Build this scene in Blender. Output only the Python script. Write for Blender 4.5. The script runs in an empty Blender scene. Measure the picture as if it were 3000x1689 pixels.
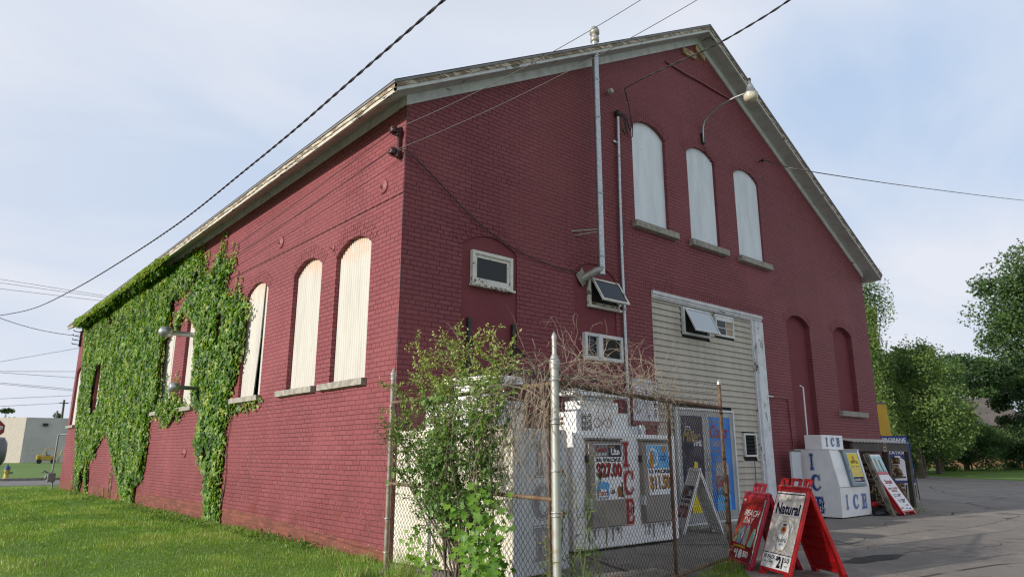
import bpy, bmesh, math, random
import numpy as np
from mathutils import Vector, Matrix, noise
from mathutils.geometry import tessellate_polygon
random.seed(7); RNG = np.random.default_rng(11)
R = math.radians
SC = bpy.context.scene
COL = SC.collection
# ------------------------------------------------------------------ camera
cd = bpy.data.cameras.new("camera"); cam = bpy.data.objects.new("camera", cd); COL.objects.link(cam)
F_, PITCH, YAW, ROLL = 2018.77, 0.23555, 0.713107, 0.001032
CAMPOS = Vector((-4.953, -8.1245, 1.36))
fw = Vector((math.sin(YAW)*math.cos(PITCH), math.cos(YAW)*math.cos(PITCH), math.sin(PITCH)))
r0 = Vector((math.cos(YAW), -math.sin(YAW), 0)); u0 = r0.cross(fw)
rr = r0*math.cos(ROLL)+u0*math.sin(ROLL); uu = -r0*math.sin(ROLL)+u0*math.cos(ROLL)
mw = Matrix((rr, uu, -fw)).transposed().to_4x4(); mw.translation = CAMPOS
cam.matrix_world = mw
cd.sensor_width = 36; cd.lens = F_/3000*36; cd.clip_start = .05; cd.clip_end = 3000
cd.dof.use_dof = True; cd.dof.focus_distance = 10.5; cd.dof.aperture_fstop = 1.5
SC.camera = cam
# ------------------------------------------------------------------ light
SUN_EL, SUN_AZ = R(17), R(9)           # sun stands to -X, turned a little towards +Y
sdir = Vector((-math.cos(SUN_AZ)*math.cos(SUN_EL), math.sin(SUN_AZ)*math.cos(SUN_EL), math.sin(SUN_EL)))
sl = bpy.data.lights.new("sun", 'SUN'); sl.energy = 4.9; sl.angle = R(.6); sl.color = (1, .92, .80)
so = bpy.data.objects.new("sun", sl); COL.objects.link(so); so.location = (-20, 5, 20)
so.rotation_euler = sdir.to_track_quat('Z', 'Y').to_euler()
W = bpy.data.worlds.new("World"); SC.world = W; W.use_nodes = True
nt = W.node_tree; N = nt.nodes; N.clear()
def wn(t, **k):
    n = N.new(t)
    for a, b in k.items(): setattr(n, a, b)
    return n
out = wn('ShaderNodeOutputWorld'); bg = wn('ShaderNodeBackground')
sky = wn('ShaderNodeTexSky', sky_type='NISHITA', sun_disc=False)
sky.sun_elevation = SUN_EL; sky.sun_rotation = math.atan2(sdir.x, sdir.y); sky.air_density = 1.0; sky.dust_density = 1.2; sky.ozone_density = 1.6
tc = wn('ShaderNodeTexCoord'); sep = wn('ShaderNodeSeparateXYZ')
nt.links.new(tc.outputs['Generated'], sep.inputs[0])
zc = wn('ShaderNodeMath', operation='MAXIMUM'); zc.inputs[1].default_value = .06; nt.links.new(sep.outputs[2], zc.inputs[0])
za = wn('ShaderNodeMath', operation='ADD'); za.inputs[1].default_value = .22; nt.links.new(zc.outputs[0], za.inputs[0])
dx = wn('ShaderNodeMath', operation='DIVIDE'); dy = wn('ShaderNodeMath', operation='DIVIDE')
nt.links.new(sep.outputs[0], dx.inputs[0]); nt.links.new(za.outputs[0], dx.inputs[1])
nt.links.new(sep.outputs[1], dy.inputs[0]); nt.links.new(za.outputs[0], dy.inputs[1])
cb = wn('ShaderNodeCombineXYZ'); nt.links.new(dx.outputs[0], cb.inputs[0]); nt.links.new(dy.outputs[0], cb.inputs[1])
mp = wn('ShaderNodeMapping'); mp.inputs['Scale'].default_value = (.9, 1.5, 1); mp.inputs['Rotation'].default_value = (0, 0, .5); mp.inputs['Location'].default_value = (3.3, 1.2, 0)
nt.links.new(cb.outputs[0], mp.inputs[0])
nz = wn('ShaderNodeTexNoise'); nz.inputs['Scale'].default_value = 1.0; nz.inputs['Detail'].default_value = 6; nz.inputs['Roughness'].default_value = .5; nz.inputs['Distortion'].default_value = .4
nt.links.new(mp.outputs[0], nz.inputs['Vector'])
cr = wn('ShaderNodeValToRGB'); cr.color_ramp.elements[0].position = .33; cr.color_ramp.elements[0].color = (.0, .0, .0, 1); cr.color_ramp.elements[1].position = .60; cr.color_ramp.elements[1].color = (.93, .93, .93, 1)
nt.links.new(nz.outputs['Fac'], cr.inputs[0])
tint = wn('ShaderNodeMixRGB', blend_type='MULTIPLY'); tint.inputs[0].default_value = 1; tint.inputs[2].default_value = (.95, .98, 1.12, 1)
nt.links.new(sky.outputs[0], tint.inputs[1])
hz = wn('ShaderNodeMixRGB'); hz.inputs[0].default_value = .86; nt.links.new(tint.outputs[0], hz.inputs[1]); hz.inputs[2].default_value = (5.5, 6.95, 9.2, 1)   # high thin haze
lowf = wn('ShaderNodeMapRange'); lowf.inputs['From Min'].default_value = .0; lowf.inputs['From Max'].default_value = .45; lowf.inputs['To Min'].default_value = .75; lowf.inputs['To Max'].default_value = 0.; nt.links.new(sep.outputs[2], lowf.inputs['Value'])
h2 = wn('ShaderNodeMixRGB'); xs = wn('ShaderNodeMapRange'); xs.inputs['From Min'].default_value = .62; xs.inputs['From Max'].default_value = -.05; xs.inputs['To Min'].default_value = 0.; xs.inputs['To Max'].default_value = .7; nt.links.new(sep.outputs[0], xs.inputs['Value'])   # paler towards the sun's side
mxx = wn('ShaderNodeMath', operation='MAXIMUM'); nt.links.new(lowf.outputs[0], mxx.inputs[0]); nt.links.new(xs.outputs[0], mxx.inputs[1]); nt.links.new(mxx.outputs[0], h2.inputs[0]); nt.links.new(hz.outputs[0], h2.inputs[1]); h2.inputs[2].default_value = (7.5, 7.9, 8.8, 1)
mx = wn('ShaderNodeMixRGB'); nt.links.new(cr.outputs[0], mx.inputs[0]); nt.links.new(h2.outputs[0], mx.inputs[1]); mx.inputs[2].default_value = (8.0, 8.3, 9.1, 1)
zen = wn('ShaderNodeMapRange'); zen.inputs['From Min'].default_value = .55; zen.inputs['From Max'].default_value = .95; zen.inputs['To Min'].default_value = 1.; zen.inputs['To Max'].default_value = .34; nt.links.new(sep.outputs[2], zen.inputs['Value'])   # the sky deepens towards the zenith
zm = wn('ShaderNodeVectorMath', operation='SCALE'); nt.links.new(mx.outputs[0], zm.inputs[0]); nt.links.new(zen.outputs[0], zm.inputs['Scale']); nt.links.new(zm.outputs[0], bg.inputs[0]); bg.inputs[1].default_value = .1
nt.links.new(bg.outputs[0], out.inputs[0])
SC.view_settings.view_transform = 'Standard'; SC.view_settings.look = 'None'; SC.view_settings.exposure = 0.0; SC.view_settings.gamma = 1
SC.cycles.filter_width = 1.15; SC.cycles.max_bounces = 6; SC.cycles.transparent_max_bounces = 12; SC.cycles.diffuse_bounces = 3
# ------------------------------------------------------------------ materials
MATS = {}
class NG:
    def __init__(s, name):
        s.m = bpy.data.materials.new(name); s.m.use_nodes = True; s.t = s.m.node_tree; s.t.nodes.clear()
        s.o = s.n('ShaderNodeOutputMaterial'); s.b = s.n('ShaderNodeBsdfPrincipled'); s.l(s.b.outputs[0], s.o.inputs[0])
    def n(s, t, ins=None, **k):
        x = s.t.nodes.new(t)
        for a, b in k.items(): setattr(x, a, b)
        for a, b in (ins or {}).items():
            if hasattr(b, 'is_output'): s.l(b, x.inputs[a])
            else: x.inputs[a].default_value = b
        return x
    def l(s, a, b): s.t.links.new(a, b)
    def set(s, k, v):
        if hasattr(v, 'is_output'): s.l(v, s.b.inputs[k])
        else: s.b.inputs[k].default_value = v
    def pos(s): return s.n('ShaderNodeNewGeometry').outputs['Position']
    def obj(s): return s.n('ShaderNodeTexCoord').outputs['Object']
    def noise(s, sc, vec=None, det=4, rough=.55, dist=0):
        x = s.n('ShaderNodeTexNoise', {'Scale': sc, 'Detail': det, 'Roughness': rough, 'Distortion': dist})
        if vec is not None: s.l(vec, x.inputs['Vector'])
        return x.outputs['Fac']
    def ramp(s, f, p0, p1, c0=(0, 0, 0, 1), c1=(1, 1, 1, 1)):
        x = s.n('ShaderNodeValToRGB'); e = x.color_ramp.elements; e[0].position = p0; e[1].position = p1; e[0].color = c0; e[1].color = c1
        s.l(f, x.inputs[0]); return x.outputs[0]
    def mix(s, f, a, b, bt='MIX'):
        x = s.n('ShaderNodeMixRGB', blend_type=bt)
        for i, v in enumerate((f, a, b)):
            if hasattr(v, 'is_output'): s.l(v, x.inputs[i])
            else: x.inputs[i].default_value = v
        return x.outputs[0]
    def math(s, op, a, b=0., c=None):
        x = s.n('ShaderNodeMath', operation=op)
        for i, v in enumerate((a, b) if c is None else (a, b, c)):
            if hasattr(v, 'is_output'): s.l(v, x.inputs[i])
            else: x.inputs[i].default_value = v
        return x.outputs[0]
    def bump(s, h, st=.3, d=.01, nrm=None):
        x = s.n('ShaderNodeBump', {'Strength': st, 'Distance': d, 'Height': h})
        if nrm is not None: s.l(nrm, x.inputs['Normal'])
        s.l(x.outputs[0], s.b.inputs['Normal']); return x.outputs[0]
def c4(c): return (c[0], c[1], c[2], 1)
def simple(name, col, rough=.6, metal=0., var=.12, sc=6., bump=0., col2=None, p=(.4, .65), det=4, bsc=None, world=False):
    g = NG(name); v = g.pos() if world else g.obj()
    f = g.noise(sc, v, det)
    c2 = col2 or tuple(x*(1-var*2) for x in col)
    g.set('Base Color', g.mix(g.ramp(f, *p), c4(col), c4(c2)))
    g.set('Roughness', rough); g.set('Metallic', metal)
    if bump: g.bump(g.noise(bsc or sc*6, v, 5), bump, .01)
    if name[:4] in ('ink_', 'post', 'pape'): g.set('Specular IOR Level', .12)
    MATS[name] = g.m; return g.m
def wallvec(g):
    p = g.n('ShaderNodeSeparateXYZ'); g.l(g.pos(), p.inputs[0])
    u = g.math('ADD', p.outputs[0], p.outputs[1])
    return g.n('ShaderNodeCombineXYZ', {0: u, 1: p.outputs[2], 2: 0.}).outputs[0], p
def brick_mat():
    g = NG('painted_brick'); v, p = wallvec(g)
    # wobble the courses slightly
    wob = g.noise(3., v, 3); wv = g.n('ShaderNodeVectorMath', {0: v, 1: g.n('ShaderNodeCombineXYZ', {0: g.math('MULTIPLY', wob, .03), 1: g.math('MULTIPLY', wob, .02), 2: 0.}).outputs[0]}, operation='ADD').outputs[0]
    b = g.n('ShaderNodeTexBrick', {'Vector': wv, 'Color1': (.232, .074, .083, 1), 'Color2': (.198, .061, .070, 1), 'Mortar': (.098, .030, .036, 1), 'Scale': 1., 'Mortar Size': .007, 'Mortar Smooth': .35, 'Bias': 0., 'Brick Width': .225, 'Row Height': .0713})
    b.offset = .5; b.squash = .5; b.squash_frequency = 8
    # random single darker / rubbed bricks
    b2 = g.n('ShaderNodeTexBrick', {'Vector': wv, 'Color1': (0, 0, 0, 1), 'Color2': (1, 1, 1, 1), 'Mortar': (0, 0, 0, 1), 'Scale': 1., 'Mortar Size': 0., 'Brick Width': .225, 'Row Height': .0713}); b2.offset = .5; b2.squash = .5; b2.squash_frequency = 8
    c = b.outputs['Color']
    rb = g.ramp(b2.outputs['Color'], .93, 1.0)
    low = g.n('ShaderNodeMapRange', {'Value': p.outputs[2], 'From Min': 2.2, 'From Max': .2}).outputs[0]
    patchn = g.ramp(g.noise(1.4, v, 3), .42, .6)
    c = g.mix(g.math('MULTIPLY', g.math('MULTIPLY', rb, low), .75), c, (.2, .045, .035, 1))
    c = g.mix(g.math('MULTIPLY', patchn, .22), c, (.22, .055, .068, 1))
    c = g.mix(g.math('MULTIPLY', g.ramp(g.noise(.5, v, 2), .45, .7), .35), c, (.31, .10, .108, 1))
    fade = g.ramp(g.noise(.23, g.n('ShaderNodeMapping', {'Vector': v, 'Location': (1.7, 4.4, 0)}).outputs[0], 4, .45), .50, .515)
    c = g.mix(g.math('MULTIPLY', fade, .35), c, (.20, .064, .068, 1))
    stv = g.n('ShaderNodeMapping', {'Vector': v, 'Scale': (6.5, .28, 1)}).outputs[0]
    c = g.mix(g.math('MULTIPLY', g.ramp(g.noise(1.1, stv, 5, .6), .56, .74), .38), c, (.115, .04, .042, 1))
    c = g.mix(g.math('MULTIPLY', g.ramp(g.noise(.9, v, 7, .75), .60, .66), .28), c, (.135, .042, .045, 1))
    # soot and damp near the ground
    dirt = g.math('MULTIPLY', g.ramp(g.noise(1.8, v, 5), .42, .68), g.n('ShaderNodeMapRange', {'Value': p.outputs[2], 'From Min': 1.3, 'From Max': 0.}).outputs[0])
    c = g.mix(g.math('MULTIPLY', dirt, .7), c, (.085, .032, .03, 1))
    # bare orange courses at the foot of the side wall
    yy = g.math('ADD', g.math('MULTIPLY', g.noise(3.2, v, 3), .16), g.n('ShaderNodeMapRange', {'Value': p.outputs[1], 'From Min': 0., 'From Max': 5.5, 'To Min': .06, 'To Max': .26}).outputs[0])
    side = g.math('LESS_THAN', p.outputs[0], .05)
    bare = g.math('MULTIPLY', g.math('MULTIPLY', g.math('LESS_THAN', p.outputs[2], yy), side), .8)
    c = g.mix(bare, c, g.mix(b2.outputs['Color'], (.22, .085, .06, 1), (.13, .058, .045, 1)))
    # chips of pale mortar
    chip = g.math('MULTIPLY', g.math('GREATER_THAN', g.noise(26., v, 2), .665), g.math('MULTIPLY', b.outputs['Fac'], g.math('MULTIPLY', low, side)))
    c = g.mix(chip, c, (.5, .45, .4, 1))
    # pale flecks and dribbles higher up
    mpv = g.n('ShaderNodeMapping', {'Vector': v, 'Scale': (14, 2.2, 1)}).outputs[0]
    fl = g.math('GREATER_THAN', g.noise(1.7, mpv, 2), .79)
    c = g.mix(g.math('MULTIPLY', fl, .5), c, (.42, .3, .3, 1))
    g.set('Base Color', c); g.set('Roughness', g.math('ADD', .5, g.math('MULTIPLY', b.outputs['Fac'], .3))); g.set('Specular IOR Level', .1)
    h = g.math('ADD', g.math('MULTIPLY', b.outputs['Fac'], -1.), g.math('MULTIPLY', g.noise(38., v, 4), .30))
    h = g.math('ADD', h, g.math('MULTIPLY', b2.outputs['Color'], .25))
    g.bump(h, .7, .010); MATS['painted_brick'] = g.m
brick_mat()
def block_mat():
    g = NG('painted_block'); v, p = wallvec(g)
    b = g.n('ShaderNodeTexBrick', {'Vector': v, 'Color1': (.192, .056, .065, 1), 'Color2': (.180, .051, .060, 1), 'Mortar': (.18, .048, .058, 1), 'Scale': 1., 'Mortar Size': .005, 'Brick Width': .40, 'Row Height': .2}); b.offset = .5
    c = g.mix(g.ramp(g.noise(2.2, v, 4), .4, .7), b.outputs['Color'], (.17, .048, .056, 1))
    g.set('Base Color', c); g.set('Roughness', .7); g.set('Specular IOR Level', .1); g.bump(g.math('MULTIPLY', b.outputs['Fac'], -1.), .35, .006); MATS['painted_block'] = g.m
block_mat()
def leaf_mat(name, col, tr=.35, var=.3):
    g = NG(name)
    f = g.noise(1.3, g.pos(), 3)
    c = g.mix(g.ramp(f, .35, .7), c4(col), c4(tuple(x*(1-var) for x in col)))
    g.set('Base Color', c); g.set('Roughness', .45); g.set('Specular IOR Level', .35)
    t = g.n('ShaderNodeBsdfTranslucent'); g.l(g.mix(1., c, (1.3, 1.35, .5, 1), 'MULTIPLY'), t.inputs[0])
    m = g.n('ShaderNodeMixShader', {0: tr}); g.l(g.b.outputs[0], m.inputs[1]); g.l(t.outputs[0], m.inputs[2]); g.l(m.outputs[0], g.o.inputs[0])
    MATS[name] = g.m
for nm, c in dict(ivy_dark=(.04, .105, .022), ivy_mid=(.10, .22, .03), ivy_light=(.185, .33, .045), ivy_young=(.32, .39, .085), ivy_red=(.3, .17, .06),
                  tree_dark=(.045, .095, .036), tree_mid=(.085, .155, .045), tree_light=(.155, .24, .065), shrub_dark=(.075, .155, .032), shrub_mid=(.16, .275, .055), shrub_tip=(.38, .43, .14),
                  maple_light=(.17, .32, .04), maple_mid=(.10, .22, .03), weed_green=(.12, .2, .06)).items(): leaf_mat(nm, c)
def grass_mat(name, a, b, c):
    g = NG(name); v = g.pos()
    k = g.mix(g.ramp(g.noise(.8, v, 4), .35, .65), c4(a), c4(b)); k = g.mix(g.ramp(g.noise(7., v, 3), .5, .75), k, c4(c))
    g.set('Base Color', k); g.set('Roughness', .7); g.set('Specular IOR Level', .2); g.bump(g.noise(60., v, 4), .6, .02); MATS[name] = g.m
grass_mat('lawn_soil', (.14, .25, .045), (.105, .19, .036), (.18, .235, .06))
leaf_mat('grass_blade_a', (.21, .37, .045), .3); leaf_mat('grass_blade_b', (.13, .27, .035), .3); leaf_mat('grass_blade_c', (.32, .43, .10), .3); leaf_mat('straw_blade', (.33, .27, .14), .2)
def asphalt_mat():
    g = NG('asphalt'); v = g.pos()
    sp = g.noise(75., v, 2, .7)
    c = g.mix(g.ramp(sp, .35, .75), (.17, .16, .15, 1), (.46, .425, .38, 1))
    c = g.mix(g.math('MULTIPLY', g.ramp(g.noise(22., v, 3, .7), .45, .6), .4), c, (.13, .122, .115, 1))
    c = g.mix(g.math('MULTIPLY', g.ramp(g.noise(9., v, 3, .7), .58, .64), .35), c, (.42, .39, .34, 1))
    c = g.mix(g.ramp(g.noise(.5, v, 5, .6, .6), .38, .62), c, (.22, .205, .19, 1))
    c = g.mix(g.math('MULTIPLY', g.ramp(g.noise(1.1, v, 6, .7, 1.2), .54, .68), .55), c, (.40, .365, .315, 1))
    c = g.mix(g.math('MULTIPLY', g.ramp(g.noise(.9, g.n('ShaderNodeMapping', {'Vector': v, 'Location': (7, 3, 0)}).outputs[0], 6, .65, .8), .56, .66), .5), c, (.085, .08, .078, 1))
    wv = g.n('ShaderNodeVectorMath', {0: v, 1: g.n('ShaderNodeVectorMath', {0: g.n('ShaderNodeTexNoise', {'Scale': .8, 'Detail': 7, 'Roughness': .65}).outputs['Color'], 1: (3.2, 3.2, 0)}, operation='MULTIPLY').outputs[0]}, operation='ADD').outputs[0]
    vo = g.n('ShaderNodeTexVoronoi', {'Vector': wv, 'Scale': .20}, feature='DISTANCE_TO_EDGE')
    ck = g.math('MULTIPLY', g.math('LESS_THAN', vo.outputs['Distance'], .0045), g.ramp(g.noise(.6, v, 2), .45, .5))
    c = g.mix(g.math('MULTIPLY', ck, .8), c, (.035, .032, .03, 1))
    g.set('Base Color', c); g.set('Roughness', .9); g.set('Specular IOR Level', .25)
    g.bump(g.math('ADD', sp, g.math('MULTIPLY', ck, -1.5)), .5, .006); MATS['asphalt'] = g.m
asphalt_mat()
simple('street_asphalt', (.2, .2, .2), .8, world=True, sc=2); simple('asphalt_patch', (.035, .034, .035), .9, sc=9, bump=.5, col2=(.055, .053, .05))
simple('concrete', (.32, .30, .27), .85, sc=5, bump=.3, col2=(.2, .19, .17)); simple('stone_sill', (.36, .34, .30), .9, sc=9, bump=.9, bsc=22, col2=(.2, .19, .165), p=(.35, .7))
def weathered(name, paint, wood, thr=.52, sc=(2.2, 2.2, 2.2), rough=.7, fine=9.):
    g = NG(name); v = g.pos(); mv = g.n('ShaderNodeMapping', {'Vector': v, 'Scale': sc}).outputs[0]
    m = g.ramp(g.noise(1.6, mv, 8, .68, .3), thr, thr+.03)
    grain = g.noise(fine, g.n('ShaderNodeMapping', {'Vector': v, 'Scale': (1, 1, 9)}).outputs[0], 5)
    wd = g.mix(g.ramp(grain, .35, .7), c4(wood), c4(tuple(x*.35 for x in wood)))
    pt = g.mix(g.ramp(g.noise(5., v, 5), .45, .75), c4(paint), c4(tuple(x*.72 for x in paint)))
    g.set('Base Color', g.mix(m, pt, wd)); g.set('Roughness', rough); g.bump(g.math('ADD', grain, g.math('MULTIPLY', m, -.6)), .5, .006); MATS[name] = g.m
weathered('fascia_wood', (.55, .49, .39), (.27, .19, .12), .47, (2.4, 2.4, 14)); weathered('white_trim', (.60, .61, .62), (.2, .18, .15), .62)
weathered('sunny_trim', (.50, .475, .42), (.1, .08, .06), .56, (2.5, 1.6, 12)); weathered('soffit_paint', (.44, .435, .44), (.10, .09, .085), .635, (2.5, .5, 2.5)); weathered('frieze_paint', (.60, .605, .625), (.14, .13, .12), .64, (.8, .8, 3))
weathered('jamb_paint', (.68, .71, .74), (.22, .2, .18), .585, (3, 3, 1.2)); weathered('old_window_wood', (.66, .65, .6), (.24, .19, .13), .6, (5, 5, 5)); weathered('peeling_wood', (.62, .6, .54), (.2, .15, .1), .5, (6, 6, 6))
weathered('lumber', (.2, .17, .13), (.14, .11, .075), .5, (3, 3, 3)); weathered('dark_timber', (.06, .05, .042), (.10, .085, .07), .55, (2, 2, 2)); weathered('pale_plank', (.5, .37, .2), (.36, .25, .13), .5, (3, 3, 3))
simple('roof_edge', (.2, .2, .2), .5, .3, sc=3); simple('shingle', (.075, .07, .068), .9, sc=12, bump=.5)
def sheet_mat(name, base, rust=.5, cool=False):
    g = NG(name); v = g.pos(); mv = g.n('ShaderNodeMapping', {'Vector': v, 'Scale': (3, 3, .5)}).outputs[0]
    c = g.mix(g.ramp(g.noise(2.2, mv, 5), .4, .72), c4(base), c4(tuple(x*.84 for x in base)))
    sp = g.n('ShaderNodeSeparateXYZ'); g.l(v, sp.inputs[0])
    if rust:
        top = g.n('ShaderNodeMapRange', {'Value': sp.outputs[2], 'From Min': 4.25, 'From Max': 4.7}).outputs[0]
        c = g.mix(g.math('MULTIPLY', g.math('MULTIPLY', top, g.ramp(g.noise(6., v, 4), .35, .6)), rust), c, (.6, .33, .18, 1))
    c = g.mix(g.math('MULTIPLY', g.ramp(g.noise(4., g.n('ShaderNodeMapping', {'Vector': v, 'Scale': (2, 2, 1)}).outputs[0], 6, .7), .62, .72), .35), c, (.3, .26, .2, 1))
    g.set('Base Color', c); g.set('Roughness', .55); MATS[name] = g.m
sheet_mat('corrugated_white', (.52, .505, .465), .7); sheet_mat('shaded_sheet', (.72, .77, .83), 0)  # shaded_sheet: white boards with the blue of skylight mixed into the colour
simple('panel_seam', (.34, .32, .28), .8); simple('aluminium_frame', (.36, .38, .38), .45, .2, sc=3, col2=(.28, .3, .3)); simple('white_vinyl', (.66, .68, .68), .45, sc=4, col2=(.52, .54, .54))
def siding_mat():
    g = NG('vinyl_siding'); v = g.pos()
    c = g.mix(g.ramp(g.noise(1.2, g.n('ShaderNodeMapping', {'Vector': v, 'Scale': (6, 1, .7)}).outputs[0], 5), .4, .7), (.465, .43, .365, 1), (.385, .355, .30, 1))
    c = g.mix(g.math('MULTIPLY', g.ramp(g.noise(3., g.n('ShaderNodeMapping', {'Vector': v, 'Scale': (8, 1, 1)}).outputs[0], 4), .66, .74), .4), c, (.2, .15, .09, 1))
    g.set('Base Color', c); g.set('Roughness', .55); MATS['vinyl_siding'] = g.m
siding_mat()
def glass_mat(name, col, rough=.05, tr=0.):
    g = NG(name); g.set('Base Color', c4(col)); g.set('Roughness', rough); g.set('Specular IOR Level', .9); g.set('Transmission Weight', tr); g.set('IOR', 1.45)
    g.bump(g.noise(2.5, g.pos(), 2), .08, .01); MATS[name] = g.m
glass_mat('dark_glass', (.012, .016, .018), .04); MATS['dark_glass'].node_tree.nodes['Principled BSDF'].inputs['Specular IOR Level'].default_value = .35; glass_mat('milky_glass', (.42, .47, .52), .25); glass_mat('lamp_glass', (.5, .46, .36), .25)
simple('interior_dark', (.02, .018, .016), .8); simple('black_metal', (.022, .022, .024), .55, .3, sc=9, col2=(.04, .035, .03)); simple('black_rubber', (.015, .015, .016), .6)
simple('cable_black', (.03, .028, .034), .6); simple('cable_grey', (.13, .12, .13), .6)
simple('galvanised', (.50, .52, .53), .36, .75, sc=20, col2=(.32, .34, .36), p=(.3, .7), bump=.08); simple('galvanised_old', (.36, .37, .36), .5, .5, sc=9, col2=(.26, .21, .15), p=(.45, .75), bump=.1)
simple('fence_post_paint', (.38, .39, .37), .5, .35, sc=11, col2=(.30, .23, .15), p=(.5, .78), bump=.1)
simple('old_post', (.25, .235, .20), .6, .3, sc=11, col2=(.17, .12, .08), p=(.42, .7), bump=.1); simple('rusty_steel', (.15, .085, .05), .85, .2, sc=14, col2=(.065, .04, .03), bump=.4); simple('rusty_tan', (.19, .135, .085), .8, .2, sc=9, col2=(.12, .07, .045), bump=.3)
simple('chain_wire', (.075, .068, .062), .6, .5, sc=5, col2=(.05, .035, .026)); simple('weld_silver', (.55, .56, .57), .4, .7)
simple('machine_white', (.82, .83, .84), .42, sc=3.5, col2=(.72, .73, .74), p=(.45, .75)); simple('machine_cream', (.74, .71, .60), .5, sc=2.4, col2=(.60, .56, .46), p=(.4, .7))
simple('machine_cool', (.60, .64, .67), .4, sc=3, col2=(.53, .57, .60)); simple('door_taupe', (.26, .235, .21), .5, sc=3, col2=(.21, .19, .17)); simple('door_steelblue', (.16, .24, .29), .4, sc=3)
simple('grime', (.2, .19, .17), .8, sc=8); simple('hole_black', (.01, .01, .01), .9); simple('ink_blue', (.03, .075, .27), .5, var=.05); simple('ink_blue_soft', (.12, .2, .42), .5, var=.05)
simple('ink_red', (.33, .02, .028), .5, var=.05); simple('ink_ghost', (.30, .29, .32), .6, var=.1); simple('ink_black', (.012, .012, .014), .5); simple('ink_navy', (.012, .018, .07), .5); simple('paper_white', (.82, .83, .85), .5, sc=5, var=.04)
simple('poster_navy', (.02, .02, .055), .3, var=.05); simple('poster_blue', (.05, .22, .62), .3, sc=2, col2=(.03, .14, .45)); simple('poster_sky', (.08, .36, .72), .3, sc=3, col2=(.2, .5, .8)); simple('ink_gold', (.35, .26, .08), .4); simple('ink_white', (.78, .79, .8), .5, var=.03)
simple('ink_orange', (.55, .25, .05), .4); simple('ink_yellow', (.75, .62, .04), .4, var=.05); simple('poster_grey', (.2, .2, .23), .5, var=.08); simple('ink_silver', (.35, .38, .42), .4); simple('ink_brown', (.3, .13, .04), .5)
simple('poster_red', (.50, .035, .025), .35, sc=2.5, col2=(.36, .02, .02)); simple('poster_red_light', (.62, .10, .06), .35, sc=3, col2=(.55, .07, .05)); simple('poster_maroon', (.25, .012, .02), .35)
simple('plastic_red', (.50, .012, .016), .33, sc=4, col2=(.40, .012, .014)); simple('plastic_red_faded', (.48, .03, .06), .4, sc=4, col2=(.40, .02, .045)); simple('plastic_white', (.82, .83, .83), .45, sc=6, col2=(.7, .7, .68))
g_ = NG('poster_natural'); v_ = g_.obj(); g_.set('Base Color', g_.mix(g_.ramp(g_.noise(3.2, v_, 3, .5, .6), .40, .62), (.80, .76, .70, 1), (.60, .565, .53, 1))); g_.set('Roughness', .35); MATS['poster_natural'] = g_.m
def can_mat(name, a, b, c):
    g = NG(name); v = g.obj(); k = g.mix(g.ramp(g.noise(14., v, 4, .6, 1.5), .42, .5), c4(a), c4(b)); k = g.mix(g.ramp(g.noise(24., v, 3, .6, 2.), .55, .6), k, c4(c)); g.set('Base Color', k); g.set('Roughness', .35); MATS[name] = g.m
can_mat('can_green', (.2, .4, .3), (.5, .5, .2), (.1, .15, .3)); can_mat('can_blue', (.08, .2, .55), (.3, .5, .6), (.6, .35, .3)); can_mat('can_teal', (.15, .4, .42), (.5, .55, .4), (.2, .2, .5)); can_mat('can_sky', (.12, .42, .62), (.3, .6, .5), (.7, .65, .1)); can_mat('can_tea', (.6, .35, .05), (.75, .6, .1), (.35, .1, .04))
can_mat('poster_icecream', (.12, .42, .66), (.3, .62, .66), (.6, .45, .4)); can_mat('sketch_paper', (.66, .68, .74), (.58, .62, .7), (.5, .5, .58))
simple('yellow_paint', (.62, .38, .015), .5, sc=2, col2=(.52, .31, .015)); simple('sign_blue', (.012, .02, .20), .4, sc=3, var=.15); simple('banner_blue', (.02, .13, .36), .5, sc=3)
simple('stop_red', (.34, .02, .03), .5, var=.05); simple('pale_block_wall', (.50, .49, .50), .85, sc=.4, col2=(.44, .43, .44), world=True); simple('cream_wall', (.50, .46, .41), .85, world=True); simple('door_grey', (.5, .49, .48), .7)
simple('forklift_yellow', (.5, .33, .04), .6, sc=3, col2=(.36, .24, .05)); simple('hydrant_yellow', (.5, .4, .1), .6); simple('hydrant_blue', (.04, .09, .22), .6); simple('meter_grey', (.2, .22, .23), .55, .2); simple('tank_grey', (.16, .16, .17), .5, .2)
simple('bark', (.11, .085, .065), .9, sc=8, bump=.6); simple('twig_tan', (.34, .285, .225), .85, sc=8, col2=(.20, .16, .125)); simple('stem_green', (.14, .17, .05), .7); simple('flower_yellow', (.7, .65, .1), .6)
simple('house_roof', (.15, .13, .125), .9, sc=1.2, world=True); simple('house_wall', (.33, .2, .12), .8); simple('firewood', (.30, .22, .13), .85, sc=9, col2=(.15, .11, .07)); simple('white_ceramic', (.5, .47, .44), .3); simple('pvc_white', (.74, .75, .74), .35, var=.04)
simple('insulator_maroon', (.06, .018, .022), .35); simple('anchor_maroon', (.24, .062, .074), .55); simple('cardboard', (.42, .32, .22), .8); simple('plaster', (.3, .27, .24), .95, bump=.8); simple('tarp_black', (.02, .02, .024), .55, bump=.3)
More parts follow.
